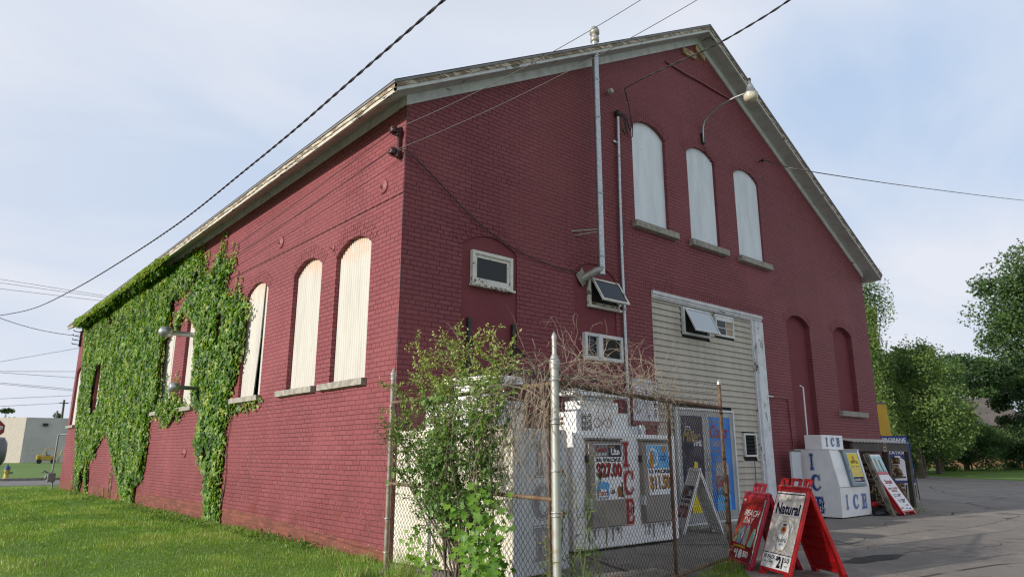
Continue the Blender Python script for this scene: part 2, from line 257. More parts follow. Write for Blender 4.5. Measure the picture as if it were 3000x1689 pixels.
# ------------------------------------------------------------------ mesh builder
def M_frame(o, x, y, z=None):
    x = Vector(x).normalized(); y = Vector(y); y = (y-x*y.dot(x)).normalized(); z = x.cross(y)
    m = Matrix((x, y, z)).transposed().to_4x4(); m.translation = Vector(o); return m
GLYPH = {}
def glyphs(s, bold, shear, font_res=3):
    k = (s, bold, shear)
    if k not in GLYPH:
        c = bpy.data.curves.new('t', 'FONT'); c.body = s; c.offset = bold; c.shear = shear; c.resolution_u = font_res; c.fill_mode = 'FRONT'
        o = bpy.data.objects.new('t', c); COL.objects.link(o); bpy.context.view_layer.update()
        me = bpy.data.meshes.new_from_object(o)
        vs = [(v.co.x, v.co.y) for v in me.vertices]; fs = [tuple(p.vertices) for p in me.polygons]
        bpy.data.objects.remove(o); bpy.data.curves.remove(c); bpy.data.meshes.remove(me)
        xs = [v[0] for v in vs]; ys = [v[1] for v in vs]; x0, y0, x1, y1 = min(xs), min(ys), max(xs), max(ys)
        vs = [((a-x0)/(x1-x0), (b-y0)/(y1-y0)) for a, b in vs]
        GLYPH[k] = (vs, fs)
    return GLYPH[k]
class MB:
    def __init__(s): s.v = []; s.f = []; s.m = []; s.s = []; s.names = []; s.M = Matrix.Identity(4)
    def mi(s, n):
        if n not in s.names: s.names.append(n)
        return s.names.index(n)
    def add(s, vs, fs, mat, smooth=False, M=None):
        T = s.M @ M if M is not None else s.M; b = len(s.v); i = s.mi(mat)
        s.v += [tuple(T @ Vector(x)) for x in vs]
        for f in fs: s.f.append(tuple(b+k for k in f)); s.m.append(i); s.s.append(smooth)
        return s
    def box(s, x0, x1, y0, y1, z0, z1, mat, M=None):
        vs = [(x, y, z) for x in (x0, x1) for y in (y0, y1) for z in (z0, z1)]
        return s.add(vs, [(0, 1, 3, 2), (4, 6, 7, 5), (0, 4, 5, 1), (2, 3, 7, 6), (0, 2, 6, 4), (1, 5, 7, 3)], mat, False, M)
    def bbox(s, x0, x1, y0, y1, z0, z1, mat, bev=.01, M=None):
        bm = bmesh.new(); bmesh.ops.create_cube(bm, size=1)
        for v in bm.verts: v.co = ((x0+x1)/2+v.co.x*(x1-x0), (y0+y1)/2+v.co.y*(y1-y0), (z0+z1)/2+v.co.z*(z1-z0))
        bmesh.ops.bevel(bm, geom=bm.edges[:], offset=bev, segments=2, affect='EDGES', profile=.5)
        s.bm(bm, mat, M=M); return s
    def bm(s, bm, mat, smooth=False, M=None):
        bm.verts.index_update(); s.add([tuple(v.co) for v in bm.verts], [tuple(v.index for v in f.verts) for f in bm.faces], mat, smooth, M); bm.free(); return s
    def quad(s, a, b, c, d, mat): return s.add([a, b, c, d], [(0, 1, 2, 3)], mat)
    def rect(s, x0, y0, x1, y1, z, mat, M=None): return s.add([(x0, y0, z), (x1, y0, z), (x1, y1, z), (x0, y1, z)], [(0, 1, 2, 3)], mat, False, M)
    def poly(s, pts, z, mat, M=None):
        t = tessellate_polygon([[Vector((p[0], p[1], 0)) for p in pts]])
        vs = [(p[0], p[1], z) for p in pts]; A = sum(pts[i-1][0]*pts[i][1]-pts[i][0]*pts[i-1][1] for i in range(len(pts)))
        out = []
        for a, b, c in t:
            pa, pb, pc = pts[a], pts[b], pts[c]
            out.append((a, b, c) if (pb[0]-pa[0])*(pc[1]-pa[1])-(pb[1]-pa[1])*(pc[0]-pa[0]) > 0 else (a, c, b))
        return s.add(vs, out, mat, False, M)
    def prism(s, pts, z0, z1, mat, M=None):
        n = len(pts); A = sum(pts[i-1][0]*pts[i][1]-pts[i][0]*pts[i-1][1] for i in range(n))
        if A < 0: pts = pts[::-1]
        s.add([(p[0], p[1], z0) for p in pts]+[(p[0], p[1], z1) for p in pts], [(i, (i+1) % n, n+(i+1) % n, n+i) for i in range(n)], mat, False, M)
        s.poly(pts, z1, mat, M)
        t = tessellate_polygon([[Vector((p[0], p[1], 0)) for p in pts]]); o = []
        for a, b, c in t:
            pa, pb, pc = pts[a], pts[b], pts[c]
            o.append((a, c, b) if (pb[0]-pa[0])*(pc[1]-pa[1])-(pb[1]-pa[1])*(pc[0]-pa[0]) > 0 else (a, b, c))
        return s.add([(p[0], p[1], z0) for p in pts], o, mat, False, M)
    def tube(s, pts, r, mat, n=8, cap=True, M=None, smooth=True):
        pts = [Vector(p) for p in pts]; k = len(pts); rs = r if isinstance(r, (list, tuple)) else [r]*k
        t0 = (pts[1]-pts[0]).normalized(); a = Vector((0, 0, 1)) if abs(t0.z) < .9 else Vector((1, 0, 0)); nn = t0.cross(a).normalized(); vs = []
        for i in range(k):
            t = (pts[min(i+1, k-1)]-pts[max(i-1, 0)]); t = t.normalized() if t.length > 1e-9 else t0
            nn = (nn-t*nn.dot(t)).normalized(); bb = t.cross(nn)
            vs += [tuple(pts[i]+(nn*math.cos(2*math.pi*j/n)+bb*math.sin(2*math.pi*j/n))*rs[i]) for j in range(n)]
        fs = [(i*n+j, i*n+(j+1) % n, (i+1)*n+(j+1) % n, (i+1)*n+j) for i in range(k-1) for j in range(n)]
        s.add(vs, fs, mat, smooth, M)
        if cap: s.add(vs[:n], [tuple(range(n))[::-1]], mat, False, M); s.add(vs[-n:], [tuple(range(n))], mat, False, M)
        return s
    def lathe(s, prof, c, mat, n=20, M=None, smooth=True):      # prof: (r, h) along z
        vs = [(c[0]+r*math.cos(2*math.pi*j/n), c[1]+r*math.sin(2*math.pi*j/n), c[2]+h) for r, h in prof for j in range(n)]
        fs = [(i*n+j, i*n+(j+1) % n, (i+1)*n+(j+1) % n, (i+1)*n+j) for i in range(len(prof)-1) for j in range(n)]
        return s.add(vs, fs, mat, smooth, M)
    def text(s, t, x, y, w, h, mat, z=.002, bold=0., shear=0., M=None, curve=0.):
        vs, fs = glyphs(t, bold, shear)
        q = [(x+a*w, y+b*h-curve*(2*a-1)**2, z) for a, b in vs]
        return s.add(q, fs, mat, False, M)
    def build(s, name, parent=None, **tags):
        me = bpy.data.meshes.new(name); me.from_pydata(s.v, [], s.f)
        for n in s.names: me.materials.append(MATS[n])
        me.polygons.foreach_set('material_index', s.m); me.polygons.foreach_set('use_smooth', s.s); me.update()
        o = bpy.data.objects.new(name, me); COL.objects.link(o)
        if parent is not None:
            o.parent = parent
            o.matrix_parent_inverse = parent.matrix_world.inverted() if False else Matrix.Identity(4)
        for k, v in tags.items(): o[k] = v
        return o
def thing(name, label, cat, group=None):
    o = bpy.data.objects.new(name, None); COL.objects.link(o); o['label'] = label; o['category'] = cat; o.empty_display_size = .2
    if group: o['group'] = group
    return o
def setbase(o, p):
    "move an Empty to the thing's base, keeping its children where they are"
    o.location = p; t = Matrix.Translation(-Vector(p))
    for c in o.children: c.matrix_parent_inverse = t
    return o
def tag(o, label, cat, group=None):
    o['label'] = label; o['category'] = cat
    if group: o['group'] = group
    return o
def struct(o): o['kind'] = 'structure'; return o
def stuff(o): o['kind'] = 'stuff'; return o
def scatter(name, tv, tf, pos, rot, scl, mats, mi, parent=None, smooth=False):
    """many copies of a small template (leaf, blade) in ONE mesh, vectorised"""
    tv = np.asarray(tv, float); k = len(tv); n = len(pos); scl = np.asarray(scl)
    if scl.ndim == 1: scl = np.repeat(scl[:, None], 3, 1)
    V = np.einsum('nij,nkj->nki', rot, tv[None]*scl[:, None, :])+pos[:, None, :]
    loops = np.concatenate([np.array(f) for f in tf]); ll = len(loops); lens = np.array([len(f) for f in tf]); nf = len(tf)
    L = (loops[None]+np.arange(n)[:, None]*k).ravel(); st = np.concatenate([[0], np.cumsum(lens)[:-1]])
    S = (st[None]+np.arange(n)[:, None]*ll).ravel()
    me = bpy.data.meshes.new(name); me.vertices.add(n*k); me.vertices.foreach_set('co', V.astype(np.float32).ravel())
    me.loops.add(len(L)); me.loops.foreach_set('vertex_index', L.astype(np.int32)); me.polygons.add(n*nf)
    me.polygons.foreach_set('loop_start', S.astype(np.int32)); me.polygons.foreach_set('loop_total', np.tile(lens, n).astype(np.int32))
    for m in mats: me.materials.append(MATS[m])
    me.polygons.foreach_set('material_index', np.repeat(np.asarray(mi), nf).astype(np.int32)); me.update(calc_edges=True); me.validate()
    o = bpy.data.objects.new(name, me); COL.objects.link(o)
    if parent is not None: o.parent = parent
    return o
def basis(tip, nrm):
    "rows n: local x side, local y = -tip direction, local z = normal"
    y = -tip/np.linalg.norm(tip, axis=1, keepdims=True); x = np.cross(y, nrm); x /= np.linalg.norm(x, axis=1, keepdims=True)+1e-9; z = np.cross(x, y)
    return np.stack([x, y, z], 2)
IVYLEAF = ([(0, .05, 0), (.42, .12, .10), (.56, -.34, .16), (.24, -.42, .05), (0, -1, -.04), (-.24, -.42, .05), (-.56, -.34, .16), (-.42, .12, .10)], [(0, 4, 3, 2, 1), (0, 7, 6, 5, 4)])
MAPLE = ([(0, 0, 0), (.3, .05, .03), (.5, .2, .08), (.45, -.12, .06), (.75, -.3, .12), (.35, -.42, .06), (.38, -.75, .1), (.14, -.62, .02), (0, -1.05, 0), (-.14, -.62, .02), (-.38, -.75, .1), (-.35, -.42, .06), (-.75, -.3, .12), (-.45, -.12, .06), (-.5, .2, .08), (-.3, .05, .03)], [(0, 8, 7, 6, 5, 4, 3, 2, 1), (0, 15, 14, 13, 12, 11, 10, 9, 8)])
OVAL = ([(0, 0, 0), (.26, -.3, .05), (.2, -.75, .03), (0, -1.1, 0), (-.2, -.75, .03), (-.26, -.3, .05)], [(0, 3, 2, 1), (0, 5, 4, 3)])
def inpoly(P, poly):
    x, y = P[:, 0], P[:, 1]; c = np.zeros(len(P), bool); n = len(poly)
    for i in range(n):
        x1, y1 = poly[i-1]; x2, y2 = poly[i]
        if y1 == y2: continue
        c ^= ((y1 > y) != (y2 > y)) & (x < (x2-x1)*(y-y1)/(y2-y1)+x1)
    return c
def offset_poly(pts, d):
    n = len(pts); A = sum(pts[i-1][0]*pts[i][1]-pts[i][0]*pts[i-1][1] for i in range(n))
    if A < 0: pts = pts[::-1]
    o = []
    for i in range(n):
        a, b, c = Vector(pts[i-1]), Vector(pts[i]), Vector(pts[(i+1) % n]); e1 = (b-a).normalized(); e2 = (c-b).normalized()
        n1 = Vector((e1.y, -e1.x)); n2 = Vector((e2.y, -e2.x)); m = n1+n2; l = m.length
        m = n1 if l < .3 else m/l; k = min(2., 1/max(.35, m.dot(n1))); p = b+m*d*k; o.append((p.x, p.y))
    return o
def serif(ch):
    if ch == 'I': return [(.02, 0), (.48, 0), (.48, .1), (.36, .14), (.36, .86), (.48, .9), (.48, 1), (.02, 1), (.02, .9), (.14, .86), (.14, .14), (.02, .1)]
    if ch == 'E': return [(0, 0), (.66, 0), (.74, .3), (.64, .3), (.54, .12), (.34, .12), (.34, .46), (.44, .44), (.5, .34), (.56, .34), (.56, .7), (.5, .7), (.44, .58), (.34, .56), (.34, .88), (.52, .88), (.62, .72), (.7, .72), (.66, 1), (0, 1), (0, .92), (.12, .87), (.12, .13), (0, .08)]
    o = []
    for k in range(19):
        a = R(48+k*(290-48+20)/18); o.append((.42+.42*math.cos(a), .5+.5*math.sin(a)))
    i = []
    for k in range(19):
        a = R(54+k*(302-54)/18); i.append((.5+.27*math.cos(a), .5+.40*math.sin(a)))
    return [(.78, .98), (.72, .62), (.66, .62)][:0]+o+[(.80, .22), (.72, .26)]+i[::-1]+[(.68, .66), (.76, .66), (.76, .96), (.70, .92)]
def ice_letters(mb, M, spots, ink='ink_blue', halo='machine_white', s=1., z=.003, ring=None):
    for ch, x, y, w, h in spots:
        pl = [(x+a*w, y+b*h) for a, b in serif(ch)]
        mb.poly(offset_poly(pl, .022*s), z, ring or ink, M); mb.poly(offset_poly(pl, .013*s), z+.0015, halo, M); mb.poly(offset_poly(pl, .003), z+.003, ink, M)
# ------------------------------------------------------------------ ground, lot, street
BW, BL = 15.66, 24.85
def sheet(name, pts, z, mat, sub=0):
    mb = MB(); mb.poly(pts, z, mat); return struct(mb.build(name))
sheet('ground', [(-500, -300), (900, -300), (900, 900), (-500, 900)], -.004, 'lawn_soil')
sheet('parking_lot', [(-.50, -.55), (-.66, -3.62), (1.2, -3.45), (3.1, -3.15), (2.0, -4.0), (.9, -5.2), (1.0, -14), (70, -20), (39.5, 2.2), (46.5, 10.2), (30, 14), (15.66, 14), (15.66, 0), (0, 0)], .004, 'asphalt')
sheet('driveway', [(-4.1, -30), (-3.95, 1.0), (-3.72, 4.2), (-3.75, 8.5), (-4.6, 14), (-12, 16), (-12, -30)], .004, 'asphalt')
sheet('street', [(-120, 29.5), (60, 29.5), (60, 36.2), (-120, 36.2)], .004, 'street_asphalt')
mb = MB(); mb.box(-120, 60, 36.2, 36.4, -.1, .13, 'concrete'); struct(mb.build('kerb'))
mb = MB(); P0 = [(4.45, -3.76), (5.03, -3.67), (5.5, -3.75), (5.8, -3.88), (5.87, -3.99), (5.49, -4.06), (5.01, -4.02), (4.57, -3.93)]; pts = []
for i, a_ in enumerate(P0):
    b_ = P0[(i+1) % 8]
    for k in range(8): u = k/8; x, y = a_[0]+(b_[0]-a_[0])*u, a_[1]+(b_[1]-a_[1])*u; j = noise.noise(Vector((x*5, y*5, 1)))*.06; pts.append((x+j, y+j*.7))
mb.poly(pts[::-1], .008, 'asphalt_patch'); struct(mb.build('asphalt_patch'))
for L_, w_ in (([(6.2, -3.05), (6.51, -2.98), (7.51, -2.83), (8.22, -2.96), (9.28, -2.99), (9.98, -3.1), (10.75, -3.37), (12.37, -3.36), (14.83, -3.26)], .028), ([(4.3, -3.6), (4.51, -3.74), (4.74, -3.98), (5.38, -4.07), (5.95, -4.0)], .035), ([(5.5, -3.07), (6.04, -3.07), (6.11, -3.32), (7.04, -3.22)], .02), ([(5.9, -3.9), (6.39, -4.0), (7.05, -4.12), (7.18, -4.41), (8.58, -4.53), (9.6, -4.9)], .022), ([(9.3, -3.0), (9.6, -2.3), (10.6, -1.9), (12.5, -2.0)], .018)):
    mb = MB(); Q_ = []
    for a_, b_ in zip(L_, L_[1:]):
        m_ = int(math.hypot(b_[0]-a_[0], b_[1]-a_[1])/.05)+1
        for k in range(m_): u = k/m_; x, y = a_[0]+(b_[0]-a_[0])*u, a_[1]+(b_[1]-a_[1])*u; Q_.append((x, y+.09*noise.noise(Vector((x*3, y*3, 4)))+.03*noise.noise(Vector((x*14, y*14, 4)))))
    vs = []
    for k, (x, y) in enumerate(Q_): h_ = w_*(.35+.65*abs(noise.noise(Vector((x*4, 3, 3))))*2)*min(1, k/6, (len(Q_)-1-k)/6+.05)*.5; vs += [(x, y-h_, .007), (x, y+h_, .007)]
    mb.add(vs, [(2*k, 2*k+2, 2*k+3, 2*k+1) for k in range(len(Q_)-1)], 'asphalt_patch'); struct(mb.build('asphalt_crack'))
# ------------------------------------------------------------------ the brick building
def arch_z(u, u0, u1, zs, zc):
    w = (u1-u0)/2; h = zc-zs; r = (w*w+h*h)/(2*h); c = (u0+u1)/2
    return zs+math.sqrt(max(0, r*r-(u-c)**2))-(r-h)
def arched(u0, u1, z0, zs, zc, n=12):
    return [(u0, z0), (u1, z0), (u1, zs)]+[(u1+(u0-u1)*k/n, arch_z(u1+(u0-u1)*k/n, u0, u1, zs, zc)) for k in range(1, n)]+[(u0, zs)]
PF = lambda u, z, d: (u, d, z)            # front wall: depth d goes in (+y)
PS = lambda u, z, d: (d, u, z)            # side wall: depth d goes in (+x)
def wall(mb, outer, holes, P, mat):
    rings = [outer]+[h[0] for h in holes]; t = tessellate_polygon([[Vector((a, b, 0)) for a, b in r] for r in rings]); fl = [p for r in rings for p in r]
    mb.add([P(a, b, 0) for a, b in fl], [tuple(x) for x in t], mat)
    for pts, dep, back in holes:
        n = len(pts)
        mb.add([P(a, b, 0) for a, b in pts]+[P(a, b, dep) for a, b in pts], [(i, (i+1) % n, n+(i+1) % n, n+i) for i in range(n)], mat)
        if back:
            t = tessellate_polygon([[Vector((a, b, 0)) for a, b in pts]]); mb.add([P(a, b, dep) for a, b in pts], [tuple(x) for x in t], back)
def arch_bricks(mb, u0, u1, zs, zc, P, mat, rows=2, proud=.004):
    w = (u1-u0)/2; h = zc-zs; r = (w*w+h*h)/(2*h); c = (u0+u1)/2; cz = zc-r; a0 = math.asin(w/r)
    for row in range(rows):
        ri = r+.006+row*.112; ro = ri+.104; n = int(2*a0*1.12*ri/.068)
        for k in range(n):
            a = -a0*1.08+2*a0*1.08*(k+.5)/n; da = a0*1.08/n*.88; j = random.uniform(-.0015, .003)
            q = [(c+R_*math.sin(x), cz+R_*math.cos(x)) for R_, x in ((ri, a-da), (ro, a-da), (ro, a+da), (ri, a+da))]
            d = -(proud+j)
            mb.add([P(x, z, d) for x, z in q]+[P(x, z, .01) for x, z in q], [(0, 1, 2, 3), (0, 4, 5, 1), (1, 5, 6, 2), (2, 6, 7, 3), (3, 7, 4, 0)], mat)
def corr_sheet(mb, u0, u1, z0, top, P, dep, mat, pitch=.072, amp=.013, left=None, right=None):
    n = max(6, int((u1-u0)/pitch*6)); vs = []
    for k in range(n+1):
        u = u0+(u1-u0)*k/n; d = dep+amp*math.sin(2*math.pi*u/pitch)
        for t in (0, .5, 1):
            z = z0+(top(u)-z0)*t; uu_ = u
            if left: uu_ = max(u, left(z))
            if right: uu_ = min(uu_, right(z))
            vs.append(P(uu_, z, d))
    mb.add(vs, [(k*3+j, k*3+3+j, k*3+4+j, k*3+1+j) for k in range(n) for j in (0, 1)], mat, True)
def sill(mb, u0, u1, z0, z1, P, mat='stone_sill', pr=.085):
    bm = bmesh.new(); nx = int((u1-u0)/.05); grid = {}
    n0 = lambda a, b, c: noise.noise(Vector((a*9, b*9, c*9)))*.014
    prof = [(0.0, z1), (-pr, z1-.004), (-pr, z0+.01), (0.0, z0)]
    vs = []
    for i in range(nx+1):
        u = u0+(u1-u0)*i/nx
        for j, (d, z) in enumerate(prof):
            k = n0(u+j*3.1, z, pr) if j in (1, 2) else 0
            vs.append(P(u, z+(k*.5 if 0 < i < nx else 0), d-.02*(j in (1, 2))*0+k))
    fs = [(i*4+j, i*4+4+j, i*4+5+j, i*4+1+j) for i in range(nx) for j in range(3)]+[(3, 2, 1, 0), tuple(nx*4+j for j in range(4))]
    mb.add(vs, fs, mat)
B = thing('brick_warehouse', 'large maroon painted brick warehouse with white gable roof trim and boarded arched windows', 'building')
ZS, ZC, ZB = 4.50, 4.71, 2.43
side_c = [1.44, 3.10, 5.42, 7.0, 9.4, 11.45, 13.5, 15.2, 17.6, 19.85, 21.8, 23.92]
sholes = []
for c in side_c: sholes.append((arched(c-.565, c+.565, ZB, ZS, ZC), .15, None))
mb = MB(); wall(mb, [(0, -.3), (BL, -.3), (BL, 6.6), (0, 6.6)], sholes, PS, 'painted_brick')
for c in side_c: arch_bricks(mb, c-.565, c+.565, ZS, ZC, PS, 'painted_brick')
# loose foundation ledge close to the corner
mb.add([(0, .0, .10), (-.035, .0, .085), (-.035, 2.4, .20), (0, 2.4, .215), (-.035, 0, -.2), (-.035, 2.4, -.2)], [(0, 1, 2, 3), (1, 4, 5, 2)], 'painted_brick')
mb.build('side_wall', B)
up = [(5.27, 6.37), (7.14, 8.24), (9.02, 10.13)]; UZ = (5.80, 7.85, 8.07)
fh = [(arched(a, b, UZ[0], UZ[1], UZ[2]), .10, None) for a, b in up]
fh += [(arched(10.9, 12.08, -.29, 4.50, 4.73), .13, 'painted_block'), (arched(13.36, 14.5, 2.46, 4.50, 4.73), .13, 'painted_block')]
fh += [(arched(1.07, 2.18, -.29, 4.5, 4.70), .022, 'painted_block'), (arched(3.50, 4.60, -.29, 4.5, 4.70), .022, 'painted_block')]
fh += [([(5.66, -.29), (9.68, -.29), (9.68, 4.47), (5.66, 4.47)], .12, None)]
mb = MB(); ap = 10.93
wall(mb, [(0, -.3), (BW, -.3), (BW, 6.58), (BW/2, ap), (0, 6.58)], fh, PF, 'painted_brick')
for a, b in up: arch_bricks(mb, a, b, UZ[1], UZ[2], PF, 'painted_brick')
for a, b in ((10.9, 12.08), (13.36, 14.5), (1.07, 2.18), (3.5, 4.6)): arch_bricks(mb, a, b, 4.5, 4.72, PF, 'painted_brick')
# soldier course over the garage opening
for k in range(58):
    u = 5.5+k*.0745; mb.box(u, u+.066, -.006, .01, 4.485, 4.69, 'painted_brick')
# sheet metal gable top above a slanting seam
mb.tube([(6.55, -.02, 9.80), (7.2, -.035, 9.77), (7.83, -.03, 9.80), (8.6, -.03, 9.79), (9.25, -.02, 9.82)], .022, 'anchor_maroon', 6)
mb.build('front_wall', B)
mb = MB(); mb.add([(BW, 0, -.3), (BW, BL, -.3), (BW, BL, 6.6), (BW, 0, 6.6)], [(0, 1, 2, 3)], 'painted_brick'); mb.build('east_wall', B)
mb = MB(); mb.add([(0, BL, -.3), (BW, BL, -.3), (BW, BL, 6.58), (BW/2, BL, ap), (0, BL, 6.58)], [(4, 3, 2, 1, 0)], 'painted_brick'); mb.build('rear_wall', B)
# roof
zt = lambda x: 6.75+.555*min(x, BW-x)
XC = BW/2
def slope(mb, a, b, x0, y0, y1, mat):           # both slopes, between depths a and b under the roof top
    for sx in (0, 1):
        X = (lambda x: BW-x) if sx else (lambda x: x)
        q = [(x0, zt(x0)-a), (XC, zt(XC)-a), (XC, zt(XC)-b), (x0, zt(x0)-b)]
        vs = [(X(x), y, z) for y in (y0, y1) for x, z in q]
        mb.add(vs, [(0, 1, 2, 3), (7, 6, 5, 4), (0, 4, 5, 1), (2, 6, 7, 3), (0, 3, 7, 4)], mat)
mb = MB(); slope(mb, -.012, .0, -.475, -.415, BL+.40, 'shingle'); slope(mb, .0, .038, -.47, -.41, BL+.40, 'roof_edge')
rf = mb.build('roof', B)
mb = MB(); slope(mb, .038, .105, -.452, -.392, -.36, 'fascia_wood'); slope(mb, .105, .162, -.44, -.375, -.345, 'white_trim')
for sx in (0, 1):
    X = (lambda x: BW-x) if sx else (lambda x: x); s = 1 if not sx else -1; zz = zt(-.46)
    mb.box(min(X(-.455), X(-.42)), max(X(-.455), X(-.42)), -.392, BL+.38, zz-.105, zz-.038, 'fascia_wood')
    mb.box(min(X(-.44), X(-.41)), max(X(-.44), X(-.41)), -.375, BL+.37, zz-.165, zz-.105, 'sunny_trim')
slope(mb, .038, .162, -.44, BL+.35, BL+.38, 'white_trim')
mb.build('fascia', rf)
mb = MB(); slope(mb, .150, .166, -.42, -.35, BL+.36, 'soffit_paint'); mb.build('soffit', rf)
mb = MB(); slope(mb, .166, .325, -.03, -.035, -.002, 'frieze_paint')
mb.box(-.032, -.002, -.0, BL, 6.44, 6.59, 'frieze_paint'); mb.box(BW+.002, BW+.032, 0, BL, 6.44, 6.59, 'frieze_paint'); mb.build('frieze_board', rf)
mb = MB()
for pl in ([(7.21, 10.42), (7.74, 10.47), (7.71, 10.31), (7.22, 10.28)], [(7.77, 10.73), (8.11, 10.54), (8.07, 10.41), (7.73, 10.59)]):
    mb.add([(x, -.05, z) for x, z in pl]+[(x, -.003, z) for x, z in pl], [(0, 1, 2, 3), (0, 4, 5, 1), (1, 5, 6, 2), (2, 6, 7, 3), (3, 7, 4, 0)], 'pale_plank')
mb.build('gable_patch', B)
# boarded side windows
for i, c in enumerate(side_c):
    u0, u1 = c-.565, c+.565; top = lambda u, a=u0, b=u1: arch_z(u, a, b, ZS, ZC)
    mb = MB(); bk = arched(u0, u1, ZB, ZS, ZC)
    if i == 2:
        corr_sheet(mb, u0+.004, 5.20, ZB, top, PS, .075, 'corrugated_white', right=lambda z: 5.10+.03*(z-ZB)/2.2)
        corr_sheet(mb, 5.10, u1-.004, ZB, top, PS, .060, 'corrugated_white', left=lambda z: 5.30-.155*min(1, (z-ZB)/1.5))
        mb.poly([(a, b) for a, b in bk], 0, 'interior_dark', M=Matrix(((0, 0, 1, .145), (1, 0, 0, 0), (0, 1, 0, 0), (0, 0, 0, 1))))
    else:
        corr_sheet(mb, u0+.003, u1-.003, ZB, top, PS, .085+.01*(i % 2), 'corrugated_white')
        if i in (3, 4, 5, 9): mb.box(.066, .07, c-.2, c-.19, ZB+.1, 4.5, 'grime')
    w = mb.build('window', B)
    mb = MB(); sill(mb, c-.62, c+.83 if i else c+.83, 2.325, 2.435, PS); mb.build('sill', w)
for i, (a, b) in enumerate(up):
    mb = MB(); top = lambda u, a=a, b=b: arch_z(u, a, b, UZ[1], UZ[2])
    if i == 0: mb.poly(arched(a+.003, b-.003, UZ[0], UZ[1], UZ[2]), 0, 'shaded_sheet', M=Matrix(((1, 0, 0, 0), (0, 0, 1, .07), (0, 1, 0, 0), (0, 0, 0, 1))))
    else: corr_sheet(mb, a+.003, b-.003, UZ[0], top, PF, .06, 'shaded_sheet', amp=.013)
    w = mb.build('window', B)
    mb = MB(); sill(mb, a-.09, b+.19, 5.66, 5.80, PF, pr=.11); mb.build('sill', w)
mb = MB(); sill(mb, 13.26, 14.80, 2.32, 2.46, PF, pr=.10); mb.build('sill', B)
def frame(mb, x0, x1, z0, z1, t, y0, y1, mat, bottom=None):
    b = bottom or t
    mb.bbox(x0, x0+t, y0, y1, z0, z1, mat, .004); mb.bbox(x1-t, x1, y0, y1, z0, z1, mat, .004)
    mb.bbox(x0+t, x1-t, y0, y1, z1-t, z1, mat, .004); mb.bbox(x0+t, x1-t, y0, y1, z0, z0+b, mat, .004)
# small fixed window
mb = MB(); frame(mb, 1.24, 2.06, 3.885, 4.42, .055, -.05, .02, 'old_window_wood'); frame(mb, 1.295, 2.005, 3.945, 4.365, .05, -.022, .018, 'old_window_wood')
mb.box(1.21, 2.09, -.075, .0, 3.85, 3.884, 'peeling_wood'); w = mb.build('window', B)
mb = MB(); mb.box(1.345, 1.955, -.004, .010, 3.995, 4.315, 'dark_glass'); mb.build('pane', w)
def sash(x0, x1, ztop, length, ang, t, glass, mat, y=-.05):
    mb = MB(); M = Matrix.Translation((x0, y, ztop)) @ Matrix.Rotation(-ang, 4, 'X'); w_ = x1-x0
    mb.box(0, t, -.03, 0, -length, 0, mat, M); mb.box(w_-t, w_, -.03, 0, -length, 0, mat, M); mb.box(t, w_-t, -.03, 0, -t, 0, mat, M); mb.box(t, w_-t, -.03, 0, -length, -length+t, mat, M)
    mb.box(t, w_-t, -.018, -.012, -length+t, -t, glass, M); return mb
# open hopper window under the flue
mb = MB(); frame(mb, 3.84, 4.66, 3.925, 4.42, .06, -.045, .02, 'peeling_wood'); mb.box(3.90, 4.60, .0, .018, 3.98, 4.36, 'interior_dark'); mb.box(3.82, 4.70, -.07, 0, 3.885, 3.924, 'old_window_wood')
w = mb.build('window', B); sash(3.90, 4.62, 4.40, .50, R(30), .04, 'milky_glass' if 0 else 'dark_glass', 'old_window_wood').build('sash', w)
# low window with boxed vent
mb = MB(); frame(mb, 3.70, 4.70, 2.955, 3.42, .06, -.06, .02, 'white_trim'); mb.bbox(4.02, 4.13, -.085, -.0, 2.99, 3.40, 'white_trim', .004); mb.box(3.76, 4.02, -.02, .01, 3.0, 3.36, 'dark_glass'); mb.box(4.13, 4.64, -.02, .01, 3.0, 3.36, 'interior_dark')
for k in range(9): mb.box(4.13, 4.64, -.03, -.022, 3.03+k*.037, 3.036+k*.037, 'black_metal')
mb.build('window', B)
# infilled garage opening
mb = MB(); GX0, GX1, GZ = 5.66, 9.33, 4.33; holes = [(6.62, 7.60, 3.70, 4.30), (7.80, 8.54, 3.80, 4.31), (6.20, 8.26, 0, 2.27), (8.60, 9.12, 1.30, 1.80)]
p_ = .122; k = 0
while k*p_ < GZ:
    za, zb = k*p_, min(GZ, (k+1)*p_); segs = [(GX0, GX1)]
    for h in holes:
        if zb > h[2]+.03 and za < h[3]-.03:
            ns = []
            for a, b in segs:
                if h[0] > a: ns.append((a, min(b, h[0])))
                if h[1] < b: ns.append((max(a, h[1]), b))
            segs = ns
    for a, b in segs:
        if b-a < .02: continue
        vs = []
        for x in (a, b): vs += [(x, .045, zb), (x, .030, za+.045), (x, .018, za+.030), (x, .014, za+.004), (x, .045, za)]
        mb.add(vs, [(0, 5, 6, 1), (1, 6, 7, 2), (2, 7, 8, 3), (3, 8, 9, 4)], 'vinyl_siding')
    if k % 2 == 0: 
        x = random.uniform(5.9, 9.2)
        if all(not (h[0]-.05 < x < h[1]+.05) for h in holes): mb.box(x, x+.006, .010, .02, za, za+p_*.9, 'grime')
    k += 1
mb.box(GX0, GX1+.1, .06, .10, 0, 4.4, 'interior_dark')
mb.build('infill_siding', B)
mb = MB()
mb.box(5.66, 9.72, -.05, .06, 4.40, 4.468, 'frieze_paint'); mb.box(5.66, 9.70, -.03, .06, 4.35, 4.398, 'frieze_paint'); mb.box(5.66, 9.68, -.012, .06, 4.32, 4.348, 'frieze_paint')
mb.bbox(9.33, 9.67, -.07, .06, 0, 4.318, 'jamb_paint', .012); mb.box(9.27, 9.329, -.02, .05, 0, 4.318, 'jamb_paint')
